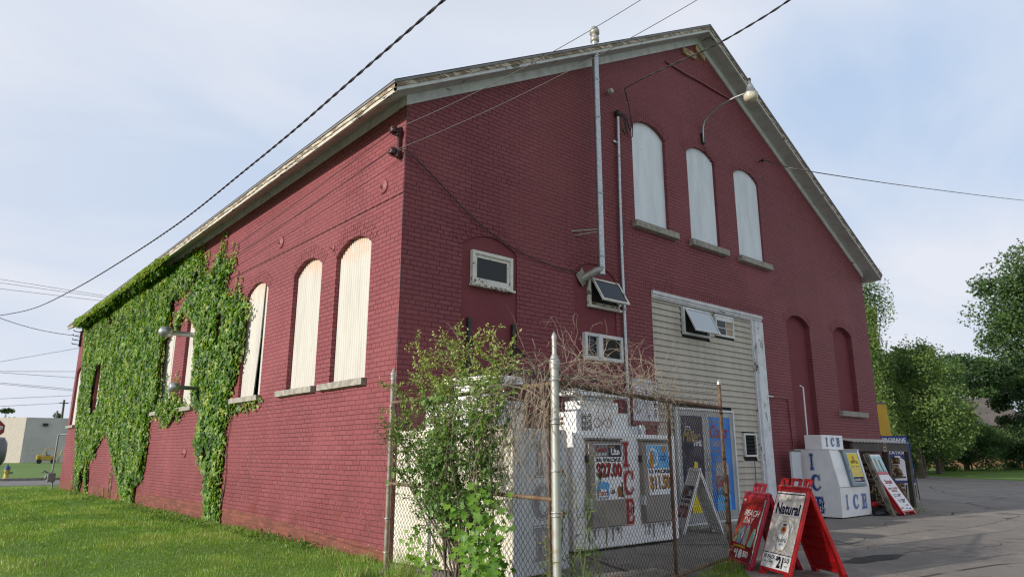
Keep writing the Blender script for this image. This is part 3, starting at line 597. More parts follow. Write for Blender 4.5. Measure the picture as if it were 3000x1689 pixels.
mb.box(9.60, 9.85, -.085, -.0712, 2.62, 2.64, 'pvc_white')
mb.build('opening_trim', B)
mb = MB(); frame(mb, 6.66, 7.58, 3.72, 4.28, .045, -.03, .05, 'white_vinyl'); mb.box(6.70, 7.54, .03, .045, 3.76, 4.24, 'interior_dark'); w = mb.build('window', B)
sash(6.70, 7.56, 4.25, .54, R(25), .035, 'milky_glass', 'white_vinyl', -.03).build('sash', w)
mb = MB(); frame(mb, 7.82, 8.52, 3.82, 4.29, .04, -.02, .05, 'white_vinyl'); mb.box(7.86, 8.22, .0, .02, 3.86, 4.16, 'dark_glass'); mb.box(8.22, 8.48, .01, .025, 3.86, 4.16, 'cardboard'); mb.box(7.86, 8.48, -.01, .01, 4.16, 4.25, 'white_vinyl'); mb.box(8.21, 8.23, -.005, .0, 3.86, 4.16, 'white_vinyl'); mb.box(7.86, 8.48, -.006, -.001, 4.0, 4.015, 'white_vinyl')
mb.build('window', B)
mb = MB(); frame(mb, 8.61, 9.11, 1.31, 1.80, .04, -.02, .05, 'white_vinyl'); mb.box(8.65, 9.07, .03, .045, 1.35, 1.76, 'hole_black')
for k in range(5):
    M = Matrix.Translation((0, -.005, 1.385+k*.078)) @ Matrix.Rotation(R(35), 4, 'X'); mb.box(8.65, 9.07, -.004, .03, 0, .008, 'black_metal', M)
mb.tube([(8.92, -.03, 1.31), (8.93, -.02, .8), (8.94, -.02, .1)], .008, 'black_rubber', 5)
mb.build('louver_vent', B)
# double shop door
mb = MB(); frame(mb, 6.22, 8.24, .05, 2.25, .045, -.035, .04, 'white_vinyl'); 
for a, b in ((6.27, 7.20), (7.21, 8.19)):
    frame(mb, a, b, .10, 2.20, .105, -.012, .035, 'aluminium_frame', .17)
mb.box(6.22, 8.24, -.12, .03, -.02, .049, 'concrete')
dr = mb.build('door', B)
MF = lambda x, z, y: M_frame((x, y, z), (1, 0, 0), (0, 0, 1))      # local x right, y up, z towards viewer
mb = MB(); M = MF(0, 0, -.004)
mb.rect(6.375, .27, 7.095, 2.10, 0, 'poster_navy', M)
mb.text("IT'S", 6.53, 1.82, .16, .075, 'ink_white', .002, .02, 0, M); mb.text('Miller', 6.41, 1.60, .60, .22, 'ink_gold', .002, .015, .45, M); mb.text('TIME', 6.75, 1.52, .29, .11, 'ink_white', .002, .03, 0, M)
mb.poly([(6.62, .27), (6.98, .27), (6.96, .9), (6.88, 1.05), (6.86, 1.22), (6.76, 1.22), (6.74, 1.05), (6.64, .9)], .002, 'ink_yellow', M); mb.rect(6.50, .27, 6.62, .62, .002, 'ink_brown', M)
mb.build('glass_panel', dr)
mb = MB(); mb.rect(7.315, .27, 8.085, 2.10, 0, 'poster_blue', M)
mb.poly([(7.46, .27), (7.95, .27), (7.95, 1.14), (7.90, 1.21), (7.50, 1.21), (7.46, 1.14)], .002, 'poster_grey', M); mb.poly([(7.46, .27), (7.95, .27), (7.95, .55), (7.8, .68), (7.7, .52), (7.58, .74), (7.46, .5)], .0035, 'poster_sky', M); mb.poly([(7.48, .95), (7.93, .95), (7.93, 1.13), (7.88, 1.19), (7.52, 1.19), (7.48, 1.13)], .003, 'ink_silver', M)
mb.text('Coors', 7.35, 1.68, .62, .26, 'ink_red', .003, .02, .4, M); mb.text('LIGHT', 7.42, 1.52, .46, .11, 'ink_silver', .003, .02, 0, M)
mb.text('Coors', 7.45, .72, .47, .22, 'ink_red', .006, .02, .4, M); mb.text('LIGHT', 7.48, .58, .42, .10, 'ink_navy', .006, .015, 0, M)
mb.build('glass_panel', dr)
mb = MB(); mb.tube([(7.16, -.012, 1.27), (7.16, -.05, 1.27), (7.16, -.05, 1.06), (7.16, -.012, 1.06)], .009, 'weld_silver', 6); mb.tube([(7.25, -.012, 1.27), (7.25, -.05, 1.27), (7.25, -.05, 1.06), (7.25, -.012, 1.06)], .009, 'weld_silver', 6); mb.build('handle', dr)
# wall tie plates on the side wall
for (y, z, r) in ((.57, 5.30, .115), (4.39, 5.31, .115), (2.13, 4.68, .05), (9.05, 1.38, .11), (23.6, 5.4, .13)):
    mb = MB(); M = Matrix.Translation((0, y, z)) @ Matrix.Rotation(-math.pi/2, 4, 'Y')
    mb.lathe([(r, 0), (r, .012), (r*.8, .03), (r*.62, .022), (r*.45, .045), (r*.25, .05), (r*.25, .08), (0.001, .085)], (0, 0, 0), 'anchor_maroon', 16, M); mb.build('anchor_plate', B)
# ------------------------------------------------------------------ fixtures on the walls
def cyl(mb, a, b, r, mat, n=16): return mb.tube([a, b], r, mat, n)
t = thing('flue_pipe', 'tall galvanised metal flue pipe rising from the wall past the eave of the brick building', 'flue pipe')
mb = MB(); X, Y = 3.90, -.30
cyl(mb, (X, Y, 4.42), (X, Y, 9.05), .062, 'galvanised'); 
for z in (4.55, 4.75, 5.93, 7.43, 8.2, 8.72): mb.lathe([(.0625, -.02), (.071, -.012), (.071, .012), (.0625, .02)], (X, Y, z), 'galvanised', 16)
mb.build('pipe', t)
mb = MB(); mb.lathe([(.062, 9.0), (.085, 9.02), (.085, 9.10), (.06, 9.12), (.06, 9.16), (.095, 9.18), (.095, 9.25), (.06, 9.32), (.001, 9.34)], (X, Y, 0), 'galvanised_old', 18); mb.build('cap', t)
mb = MB(); mb.tube([(3.70, .01, 4.36), (3.84, -.27, 4.50), (X, Y, 4.50)], .068, 'galvanised_old', 14)
mb.build('elbow', t)
mb = MB(); mb.add([(3.70+math.cos(a)*(.13+.03*math.sin(5*a)), -.02-.02*math.cos(3*a), 4.40+math.sin(a)*(.15+.03*math.cos(4*a))) for a in [k*math.pi/8 for k in range(16)]]+[(3.7, -.06, 4.4)], [(k, (k+1) % 16, 16) for k in range(16)], 'plaster'); mb.build('mortar_collar', t)
mb = MB(); mb.tube([(3.90, -.30, 5.26), (3.46, -.0, 5.20)], .014, 'galvanised_old', 6); mb.tube([(3.90, -.30, 5.22), (3.52, -.0, 5.13)], .010, 'galvanised_old', 6); mb.build('brace', t)
setbase(t, (X, Y, 4.42))
t = thing('electrical_conduit', 'silver electrical service conduit clipped to the gable wall beside the flue pipe', 'conduit')
mb = MB(); mb.tube([(4.79, -.055, 7.85), (4.76, -.055, 6.2), (4.75, -.055, 5.0), (4.77, -.055, 3.0), (4.77, -.055, .9)], .034, 'galvanised', 12)
for z in (7.0, 5.2, 3.95, 2.6): mb.lathe([(.036, -.02), (.042, -.015), (.042, .015), (.036, .02)], (4.77, -.055, z), 'galvanised_old', 12)
mb.build('pipe', t)
mb = MB(); mb.lathe([(.036, 0), (.06, .02), (.065, .08), (.05, .12), (.02, .14), (.001, .145)], (4.79, -.06, 7.85), 'black_metal', 12)
mb.tube([(4.81, -.09, 7.95), (4.92, -.12, 7.9), (4.98, -.12, 7.62), (4.93, -.1, 7.5), (4.86, -.1, 7.6)], .012, 'cable_black', 6); mb.tube([(4.80, -.09, 7.93), (4.95, -.15, 7.8), (5.06, -.13, 7.62), (5.14, -.12, 7.7), (5.1, -.1, 8.2), (5.0, -.08, 8.5)], .011, 'cable_black', 6)
mb.tube([(4.82, -.09, 7.93), (4.90, -.12, 7.75), (5.0, -.13, 7.45), (5.16, -.11, 7.52), (5.19, -.1, 7.8), (5.02, -.1, 8.45)], .010, 'cable_black', 6); mb.build('weatherhead', t)
for z in (7.3, 4.02): mb = MB(); mb.box(4.66, 4.81, -.04, 0, z-.02, z+.02, 'weld_silver'); mb.build('clamp', t)
setbase(t, (4.77, -.055, .9))
# gooseneck lamp
t = thing('wall_lamp', 'curved arm yard lamp with glass bowl on the gable wall above the boarded windows', 'lamp')
mb = MB(); ctl = [(7.79, -.03, 8.25), (7.79, -.05, 8.6), (7.785, -.10, 8.74), (7.78, -.3, 8.87), (7.78, -.6, 8.97), (7.78, -.9, 9.0), (7.78, -1.16, 8.99)]
mb.tube(ctl, .022, 'galvanised', 8); mb.build('arm', t)
mb = MB(); mb.lathe([(.001, .30), (.035, .30), (.035, .24), (.05, .23), (.075, .17), (.085, .05), (.13, .03), (.155, 0), (.155, -.015)], (7.78, -1.28, 8.93), 'galvanised', 20); mb.lathe([(.001, .37), (.03, .37), (.035, .301)], (7.78, -1.28, 8.93), 'black_metal', 12); mb.build('lamp_head', t)
mb = MB(); mb.lathe([(.150, -.015), (.15, -.10), (.13, -.14), (.09, -.17), (.001, -.185)], (7.78, -1.28, 8.93), 'lamp_glass', 20); mb.build('lamp_glass', t)
mb = MB(); mb.box(7.74, 7.84, -.05, 0, 8.22, 8.46, 'black_metal'); mb.tube([(7.79, -.03, 8.25), (7.81, -.04, 8.12), (7.88, -.03, 8.04), (7.97, -.02, 8.07)], .008, 'cable_black', 6); mb.build('wall_bracket', t)
setbase(t, (7.79, 0, 8.25))
def insulator(mb, M, s=1.): mb.lathe([(.02*s, 0), (.055*s, .005*s), (.06*s, .03*s), (.035*s, .045*s), (.06*s, .06*s), (.055*s, .085*s), (.02*s, .09*s)], (0, 0, 0), 'insulator_maroon', 12, M)
t = thing('insulator_bracket', 'dark bracket with two spool insulators at the corner under the eave', 'insulator')
mb = MB(); mb.box(-.06, -.0, .10, .15, 5.60, 6.10, 'insulator_maroon')
for z in (6.02, 5.68):
    mb.box(-.17, -.04, .115, .145, z+.055, z+.07, 'insulator_maroon'); mb.box(-.17, -.04, .115, .145, z-.07, z-.055, 'insulator_maroon')
mb.build('bracket', t)
for z in (6.02, 5.68): mb = MB(); insulator(mb, Matrix.Translation((-.14, .13, z-.045)), 1.05); mb.build('spool', t)
setbase(t, (0, .13, 5.6))
t = thing('insulator_bracket', 'small dark cable bracket with prongs on the far end of the side wall', 'insulator')
mb = MB(); mb.box(-.08, 0, 24.55, 24.62, 5.6, 6.25, 'insulator_maroon')
for z in (6.2, 6.02, 5.85, 5.68): mb.tube([(-.05, 24.6, z), (-.3, 24.6, z+.02), (-.33, 24.6, z+.08)], .018, 'insulator_maroon', 6)
mb.build('bracket', t); setbase(t, (0, 24.6, 5.6))
mb = MB(); M = Matrix.Translation((4.55, 0, 8.30)) @ Matrix.Rotation(R(90), 4, 'X'); mb.lathe([(.015, 0), (.02, .05), (.05, .06), (.055, .09), (.03, .10), (.055, .115), (.05, .14), (.001, .15)], (0, 0, 0), 'white_ceramic', 12, M)
tag(mb.build('insulator'), 'small pale ceramic insulator knob on the gable wall left of the service cable', 'insulator')
mb = MB(); M = Matrix.Translation((10.3, 0, 8.52)) @ Matrix.Rotation(R(90), 4, 'X'); mb.lathe([(.015, 0), (.02, .07), (.045, .08), (.03, .10), (.045, .12), (.001, .13)], (0, 0, 0), 'black_metal', 10, M)
tag(mb.build('insulator'), 'small black cable hook on the gable wall right of the boarded windows', 'insulator')
# side wall vents poking through the ivy
t = thing('exhaust_vent', 'galvanised vent pipe with domed round cap sticking out of the ivy wall', 'vent')
mb = MB(); M = Matrix.Translation((.10, 9.64, 4.19)) @ Matrix.Rotation(R(-90), 4, 'Y') @ Matrix.Rotation(R(4), 4, 'X')
mb.lathe([(.06, 0), (.06, .62)], (0, 0, 0), 'galvanised', 16, M); mb.build('pipe', t)
mb = MB(); mb.lathe([(.07, .55), (.125, .56), (.13, .68), (.12, .76), (.07, .82), (.001, .84)], (0, 0, 0), 'galvanised', 18, M); mb.build('cap', t); setbase(t, (0, 9.64, 4.19))
t = thing('exhaust_vent', 'grey vent pipe with flat drum cap sticking out below the domed one', 'vent')
mb = MB(); M = Matrix.Translation((.02, 8.24, 2.78)) @ Matrix.Rotation(R(-90), 4, 'Y')
mb.lathe([(.035, 0), (.035, .30), (.045, .301), (.045, .62)], (0, 0, 0), 'meter_grey', 14, M); mb.build('pipe', t)
mb = MB(); mb.lathe([(.046, .52), (.10, .53), (.10, .72), (.001, .722)], (0, 0, 0), 'galvanised', 16, M); mb.build('cap', t); setbase(t, (0, 8.24, 2.78))
t = thing('gas_meter', 'grey gas meter with a bent riser pipe at the far corner of the brick building', 'gas meter')
mb = MB(); mb.bbox(-.42, -.14, 24.9, 25.2, .28, .62, 'meter_grey', .04); mb.lathe([(.10, 0), (.10, .06), (.001, .07)], (0, 0, 0), 'meter_grey', 14, Matrix.Translation((-.42, 25.05, .47)) @ Matrix.Rotation(R(-90), 4, 'Y')); mb.build('meter_body', t)
mb = MB(); mb.tube([(-.26, 25.05, .6), (-.24, 25.05, 2.05), (-.2, 25.05, 2.1), (.05, 24.6, 2.1)], .03, 'meter_grey', 8); mb.tube([(-.2, 25.05, .3), (-.2, 25.05, -.02)], .03, 'meter_grey', 8); mb.tube([(-.36, 25.05, .6), (-.52, 25.05, .7), (-.6, 25.05, .64)], .035, 'meter_grey', 8); mb.build('riser_pipe', t); setbase(t, (-.26, 25.05, 0))
t = thing('pvc_pipe', 'thin white plastic pipe standing against the blind brick window above the ice machine', 'pipe')
mb = MB(); mb.tube([(11.22, -.10, 1.45), (11.24, -.10, 2.93), (11.20, -.04, 2.97)], .02, 'pvc_white', 8); mb.build('pipe', t); setbase(t, (11.22, -.1, 1.45))
mb = MB(); mb.tube([(9.72, -.02, 2.63), (10.55, -.02, 2.63), (10.62, -.02, 2.55), (10.68, -.02, 1.3)], .014, 'anchor_maroon', 6)
tag(mb.build('wall_conduit'), 'thin maroon painted conduit bending down the wall beside the white door jamb', 'conduit')
# black steel bracket frame above the first ice box
t = thing('steel_bracket', 'pair of black steel wall brackets with struts behind the bush', 'bracket')
for x in (1.20, 2.08):
    mb = MB(); mb.box(x-.03, x+.03, -.05, .0, 2.35, 3.35, 'black_metal'); mb.box(x-.028, x+.028, -.9, -.051, 2.40, 2.45, 'black_metal'); mb.tube([(x, -.03, 3.02), (x, -.80, 2.44)], .018, 'black_metal', 6); mb.build('bracket_arm', t)
mb = MB(); mb.box(1.0, 3.1, -.93, -.87, 2.452, 2.50, 'black_metal'); mb.box(1.0, 3.1, -.30, -.24, 2.452, 2.50, 'black_metal'); mb.build('cross_rail', t); setbase(t, (1.6, 0, 2.4))
# wall poster
t = thing('wall_poster', 'white hand-drawn KEGS poster on a maroon board beside the siding', 'poster')
mb = MB(); mb.box(4.92, 5.69, -.03, 0, 1.88, 2.74, 'anchor_maroon'); mb.build('backing_board', t)
mb = MB(); M = MF(0, 0, -.034); mb.rect(4.94, 1.95, 5.49, 2.71, 0, 'sketch_paper', M); mb.rect(5.492, 1.95, 5.67, 2.68, 0, 'paper_white', M)
for k, ch in enumerate('KEGS'): mb.text(ch, -2.66+k*.068+.0, 5.52, .058, .12, 'ink_black', .003, .02, 0, M @ Matrix.Rotation(R(-90), 4, 'Z'))
for k, ch in enumerate('Cold Beer'):
    if ch != ' ': mb.text(ch, -2.36+k*.040, 5.53, .033, .09, 'ink_black', .003, .02, 0, M @ Matrix.Rotation(R(-90), 4, 'Z'))
for k in range(16):
    x, z = random.uniform(5.0, 5.4), random.uniform(2.0, 2.24); a = random.uniform(0, 3); mb.poly([(x, z), (x+.07*math.cos(a), z+.05*math.sin(a)), (x+.05*math.cos(a+.5), z+.07*math.sin(a+.5))], .002+.0005*k, random.choice(['ink_black', 'ink_brown', 'ink_ghost']), M)
for k in range(5):
    c = (5.1+.07*k, 2.33+.05*math.sin(k*2)); P_ = [(c[0]+.05*math.cos(a), c[1]+.09*math.sin(a)) for a in [j*.5 for j in range(13)]]
    mb.tube([(x, z, .002) for x, z in P_], .003, random.choice(['ink_blue_soft', 'ink_ghost']), 4, M=M)
mb.poly([(5.30, 2.38), (5.34, 2.38), (5.36, 2.58), (5.31, 2.58)], .003, 'ink_blue', M)
mb.build('drawing', t); setbase(t, (5.3, 0, 1.8))
# ------------------------------------------------------------------ wires
def cable(name, pts, r, mat, label, sag=0., twist=0, group=None, n=5):
    P_ = [Vector(p) for p in pts]
    if len(P_) == 2: P_ = [P_[0].lerp(P_[1], k/24)-Vector((0, 0, sag*4*(k/24)*(1-k/24))) for k in range(25)]
    mb = MB()
    if twist:
        # resample, then two strands wound round each other
        L = [0]; 
        for a, b in zip(P_, P_[1:]): L.append(L[-1]+(b-a).length)
        m = int(L[-1]/.07); Q = []
        for k in range(m+1):
            d = L[-1]*k/m; i = max(j for j in range(len(L)) if L[j] <= d+1e-9); i = min(i, len(P_)-2); Q.append(P_[i].lerp(P_[i+1], (d-L[i])/(L[i+1]-L[i])))
        for ph in (0, math.pi):
            S_ = []
            for k, q in enumerate(Q):
                t_ = (Q[min(k+1, m)]-Q[max(k-1, 0)]).normalized(); s_ = t_.cross(Vector((0, 0, 1))).normalized(); u_ = s_.cross(t_); a = k*.07/twist*2*math.pi+ph
                S_.append(q+(s_*math.cos(a)+u_*math.sin(a))*r*.8)
            mb.tube(S_, r*.85, mat, n)
    else: mb.tube(P_, r, mat, n)
    return tag(mb.build(name), label, 'cable', group)
def smooth_pts(p, k=6):
    P_ = [Vector(x) for x in p]; o = []
    for i in range(len(P_)-1):
        a, b, c, d = P_[max(i-1, 0)], P_[i], P_[i+1], P_[min(i+2, len(P_)-1)]
        for j in range(k):
            t_ = j/k; o.append(.5*((2*b)+(c-a)*t_+(2*a-5*b+4*c-d)*t_*t_+(3*b-a-3*c+d)*t_**3))
    return o+[P_[-1]]
cable('overhead_cable', smooth_pts([(-1.74, -4.6, 5.56), (-1.71, -3.41, 5.535), (-1.68, -2.51, 5.55), (-1.66, -1.44, 5.55), (-1.63, .04, 5.55), (-1.62, 1.93, 5.56), (-1.62, 5.33, 5.59), (-1.76, 9.5, 5.67), (-1.96, 14.38, 5.84), (-2.33, 19.4, 6.05), (-2.95, 25.16, 6.58), (-3.4, 28, 6.9)]), .0105, 'cable_black', 'thick twisted overhead cable running along the side wall across the sky', twist=.42)
cable('service_cable', smooth_pts([(2.6, -5.4, 7.05), (2.93, -4.54, 7.12), (3.15, -3.94, 7.21), (3.42, -3.14, 7.36), (3.6, -2.23, 7.52), (3.85, -1.35, 7.72), (4.4, -.6, 8.1), (5.0, -.12, 8.5)]), .010, 'cable_black', 'twisted service cable dropping from the sky to the conduit on the gable wall', twist=.5)
cable('overhead_wire', [(2.2, -5.0, 7.9), (-.14, .13, 6.03)], .005, 'cable_grey', 'upper thin wire crossing the gable from the corner insulators to the sky', sag=.22)
cable('overhead_wire', [(2.9, -5.6, 8.0), (-.14, .13, 5.69)], .005, 'cable_grey', 'lower thin wire crossing the gable from the corner insulators to the sky', sag=.25)
cable('side_wire', [(-.2, .13, 5.95), (-.30, 24.6, 6.02)], .006, 'cable_black', 'upper wire stretched along the side wall over the ivy', sag=.42)
cable('side_wire', [(-.2, .13, 5.66), (-.32, 24.6, 5.85)], .006, 'cable_black', 'lower wire stretched along the side wall over the ivy', sag=.38)
cable('drooping_cable', smooth_pts([(-.1, .1, 5.68), (.0, -.05, 5.66), (.47, -.05, 5.40), (1.31, -.05, 4.88), (2.14, -.05, 4.58), (2.85, -.05, 4.47), (3.55, -.05, 4.44)]), .010, 'cable_black', 'black cable drooping across the brick from the corner to the flue elbow')
cable('phone_cable', smooth_pts([(10.3, -.1, 8.54), (9.95, -.7, 8.1), (9.88, -1.46, 7.66), (18.27, -.92, 9.66), (30.47, -1.37, 12.1), (46, -1.9, 15.4)]), .012, 'cable_grey', 'grey cable leaving the gable to the right across the sky')
cable('corner_wire', smooth_pts([(-.02, -.02, 6.4), (-.03, -.03, 5.2), (-.02, -.03, 3.5), (-.04, -.02, 2.0), (-.02, -.03, .9), (-.03, -.02, .1)]), .005, 'cable_black', 'thin black wire running down the corner of the brick walls')
cable('overhead_cable', [(-3.0, 25.1, 6.6), (-.3, 24.62, 6.05)], .012, 'cable_black', 'short dark cable reaching the far wall bracket from the left', sag=.12)
gl = 'distant wires behind the building at left'
for k, (a, b) in enumerate([((-9, 46, 12.5), (10, 49, 12.5)), ((-9, 46, 12.15), (10, 49, 12.45)), ((-9, 46, 11.6), (10, 49, 12.3)), ((-9, 47, 4.6), (8, 51, 10.2)), ((-9, 47, 5.9), (8, 51, 7.5)), ((-9, 47, 6.5), (8, 51, 6.7)), ((-9, 47, 6.1), (8, 51, 5.6)), ((-9, 47.5, 6.2), (8, 51, 5.72)), ((-9, 47.8, 3.9), (8, 51, 5.9)), ((-9, 47.8, 3.4), (8, 51, 5.4))]):
    cable('distant_wire', [a, b], .014, 'cable_grey', 'thin distant wire crossing the pale sky left of the building', group=gl)
# ------------------------------------------------------------------ chain link fence
P1, P2, P3 = Vector((-.47, -.70, 0)), Vector((-.64, -3.72, 0)), Vector((3.34, -2.84, 0))
RAIL = 1.97
def post(mb, p, r, h, mat, tip=True):
    mb.tube([p+Vector((0, 0, -.1)), p+Vector((0, 0, h))], r, mat, 14)
    if tip: mb.lathe([(r*1.15, 0), (r*1.15, .05), (r*1.3, .06), (r*1.3, .075), (r*1.0, .09), (r*.6, .12), (.001, .15)], (p.x, p.y, h-.02), 'galvanised_old', 14)
def bands(mb, p, r, zs, d, mat='weld_silver'):
    for z in zs:
        mb.tube([p+Vector((r*1.12*math.cos(a), r*1.12*math.sin(a), z)) for a in [k*math.pi/8 for k in range(17)]], .008, mat, 5)
        q = p+d*r*2.2; mb.box(q.x-.012, q.x+.012, q.y-.012, q.y+.012, z-.012, z+.012, 'rusty_steel')
def chain(mb, a, b, z0, z1, pitch=.034, r=.0029):
    d = (b-a); L = d.length; d.normalize(); nrm = Vector((-d.y, d.x, 0)); H = z1-z0; hz = pitch*.98
    n = int(L/pitch)+1
    for k in range(n):                               # one woven zigzag wire after the other
        c = (k+.5)*pitch; P_ = []; m = int(H/(hz*1.12))
        for j in range(m+1):
            s = (-1 if (j+k) % 2 else 1)*pitch*.5
            u = min(max(c+s, 0), L); P_.append(a+d*u+nrm*(.0035*(1 if (j+k) % 2 else -1))+Vector((0, 0, z0+H*j/m)))
        mb.tube(P_, r, 'chain_wire', 4, cap=False)
F1 = thing('chain_link_fence', 'rusty chain link fence with barbed wire around the ice boxes', 'fence')
d1 = (P2-P1).normalized(); d2 = (P3-P2).normalized()
mb = MB(); post(mb, P1, .030, 2.27, 'old_post'); bands(mb, P1, .03, (.25, .62, 1.0, 1.48, 1.93), d1); mb.build('post', F1)
mb = MB(); p = P2; post(mb, p, .037, 2.12, 'fence_post_paint')
mb.lathe([(.045, 2.1), (.047, 2.16), (.04, 2.19), (.028, 2.22), (.024, 2.23)], (p.x, p.y, 0), 'galvanised_old', 16); mb.tube([p+Vector((0, 0, 2.2)), p+Vector((0, 0, 2.38))], .022, 'fence_post_paint', 12); mb.lathe([(.026, 0), (.026, .02), (.018, .04), (.001, .07)], (p.x, p.y, 2.37), 'galvanised_old', 12)
bands(mb, p, .037, (.35, .85, .88, 1.22, 1.62, 1.66, 2.0), d1); mb.build('post', F1)
mb = MB(); post(mb, P3, .024, 2.30, 'rusty_tan', False); mb.lathe([(.03, 0), (.03, .04), (.02, .06), (.001, .08)], (P3.x, P3.y, 2.28), 'galvanised', 12); mb.tube([P3+Vector((.02, -.01, 0)), P3+Vector((.02, -.01, 1.1))], .02, 'rusty_steel', 8); bands(mb, P3, .026, (.5, .85, 1.3, 1.9), -d2, 'rusty_steel'); mb.build('post', F1)
pm = P2.lerp(P3, .585); mb = MB(); post(mb, pm, .020, 1.95, 'rusty_steel', False); mb.build('post', F1)
mb = MB(); mb.tube([P1+Vector((0, 0, RAIL)), P2+Vector((0, 0, RAIL))], .021, 'rusty_tan', 8); mb.build('top_rail', F1)
mb = MB(); mb.tube([P2+Vector((0, 0, RAIL+.01)), P2.lerp(P3, .35)+Vector((0, 0, RAIL-.01)), P3+Vector((0, 0, RAIL))], .023, 'rusty_steel', 8)
for k in range(150):                                 # twisted selvage wire ends along the rail
    q = P2.lerp(P3, (k+.5)/150)+Vector((0, 0, RAIL)); s = random.choice((-1, 1)); mb.tube([q, q+Vector((random.uniform(-.02, .02), -.02*s, .035+random.uniform(0, .02)))], .0025, 'rusty_steel', 4, cap=False)
mb.build('top_rail', F1)
mb = MB(); mb.tube([P1+Vector((0, 0, 1.02)), P2+Vector((0, 0, .98))], .019, 'rusty_tan', 8); mb.build('mid_rail', F1)
mb = MB(); mb.tube([P2+Vector((0, 0, .06)), P3+Vector((0, 0, .07))], .019, 'rusty_tan', 8); mb.build('bottom_rail', F1)
mb = MB(); q = P2-d1*.09; mb.tube([q+Vector((0, 0, .05)), q+Vector((0, 0, 1.98))], .014, 'rusty_steel', 8); mb.build('tension_bar', F1); mb = MB(); q = P1+d1*.07; mb.tube([q+Vector((0, 0, .05)), q+Vector((0, 0, 1.98))], .008, 'rusty_steel', 6); mb.build('tension_bar', F1)
mb = MB(); chain(mb, P1+d1*.05, P2-d1*.05, .03, RAIL-.01); mb.build('chain_mesh', F1)
mb = MB(); chain(mb, P2+d2*.05, P3-d2*.03, .05, RAIL-.01); mb.build('chain_mesh', F1)
mb = MB()
for h in (2.08, 2.17, 2.27):
    for a, b in ((P1, P2), (P2, P3)):
        P_ = [a.lerp(b, k/16)+Vector((0, 0, h-.05*4*(k/16)*(1-k/16)*random.uniform(.8, 1.2))) for k in range(17)]
        mb.tube(P_, .002, 'rusty_steel', 4, cap=False)
        for k in range(1, 16):
            for s in (-1, 1): mb.tube([P_[k]+Vector((-.015, -.01*s, -.02)), P_[k]+Vector((.015, .01*s, .02))], .0018, 'rusty_steel', 3, cap=False)
mb.build('barbed_wire', F1)
mb = MB()
for k in range(16):
    q = P3+Vector((-.03+.012*math.sin(k), -.03, 1.33-.018*k)); mb.lathe([(.006, -.012), (.016, 0), (.006, .012)], (q.x, q.y, q.z), 'rusty_steel', 6)
mb.build('lock_chain', F1); setbase(F1, (P2.x, P2.y, 0))
# ------------------------------------------------------------------ ice boxes
def grille(mb, M, x0, x1, y0, y1, z=.003, n=(7, 9)):
    for i in range(n[0]):
        for j in range(n[1]):
            if (i*7+j*5+(i*j) % 3) % 5 == 0: continue
            a = x0+(x1-x0)*(i+.12)/n[0]; b = y0+(y1-y0)*(j+.15)/n[1]; mb.rect(a, b, a+(x1-x0)/n[0]*.7, b+(y1-y0)/n[1]*.7, z, 'hole_black', M)
RB = Matrix.Translation((.28, -2.1, 0)) @ Matrix.Rotation(R(9), 4, 'Z') @ Matrix.Translation((-.28, 2.1, 0))
t = thing('ice_box', 'long cream ice merchandiser seen from its plain back and end behind the bush', 'ice box')
mb = MB(); mb.M = RB; mb.bbox(.28, 1.30, -2.10, -.10, .03, 1.655, 'machine_cream', .02); mb.box(.275, 1.305, -2.105, -2.098, .05, 1.64, 'machine_cool')  # cool sheet puts the end face's shade into its colour
M = M_frame((0, -2.106, 0), (1, 0, 0), (0, 0, 1))
ice_letters(mb, M, [('I', .68, 1.12, .34, .36), ('C', .63, .64, .40, .36), ('E', .65, .18, .40, .36)], 'ink_ghost', 'machine_cool', 1.2)
mb.build('cabinet', t)
mb = MB(); mb.M = RB; mb.bbox(.36, .85, -1.80, -.55, 1.657, 1.985, 'machine_white', .01); M = M_frame((.356, 0, 0), (0, -1, 0), (0, 0, 1)); grille(mb, M, .60, .84, 1.70, 1.95); grille(mb, M, 1.52, 1.74, 1.70, 1.95); M = M_frame((0, -1.783, 0), (1, 0, 0), (0, 0, 1)); grille(mb, M, .40, .60, 1.70, 1.95); mb.build('cooling_unit', t)
mb = MB(); mb.M = RB; mb.bbox(.42, .78, -1.58, -1.0, 1.99, 2.20, 'machine_white', .01); mb.bbox(.36, .86, -1.78, -.85, 2.203, 2.29, 'machine_white', .01); mb.build('header_board', t); setbase(t, (.8, -1.1, 0))
t = thing('ice_box', 'double door ice box with red ICE letters and price posters behind the fence', 'ice box')
mb = MB(); mb.bbox(2.33, 4.76, -1.03, -.12, .04, 1.665, 'machine_white', .02)
M = M_frame((0, -1.034, 0), (1, 0, 0), (0, 0, 1))
ice_letters(mb, M, [('I', 3.42, 1.17, .27, .37), ('C', 3.40, .76, .32, .36), ('E', 3.42, .34, .31, .36)], 'ink_red', 'machine_white', .8)
for k in range(26):
    x = 2.6+random.choice((0, 1.22))+random.random()*.8; y = .31; h = random.uniform(.04, .2); mb.rect(x, y-h, x+random.uniform(.008, .03), y, .0004*k/26+.0005, 'grime', M)
mb.box(2.40, 4.70, -1.0, -.16, .0, .04, 'hole_black'); mb.build('cabinet', t)
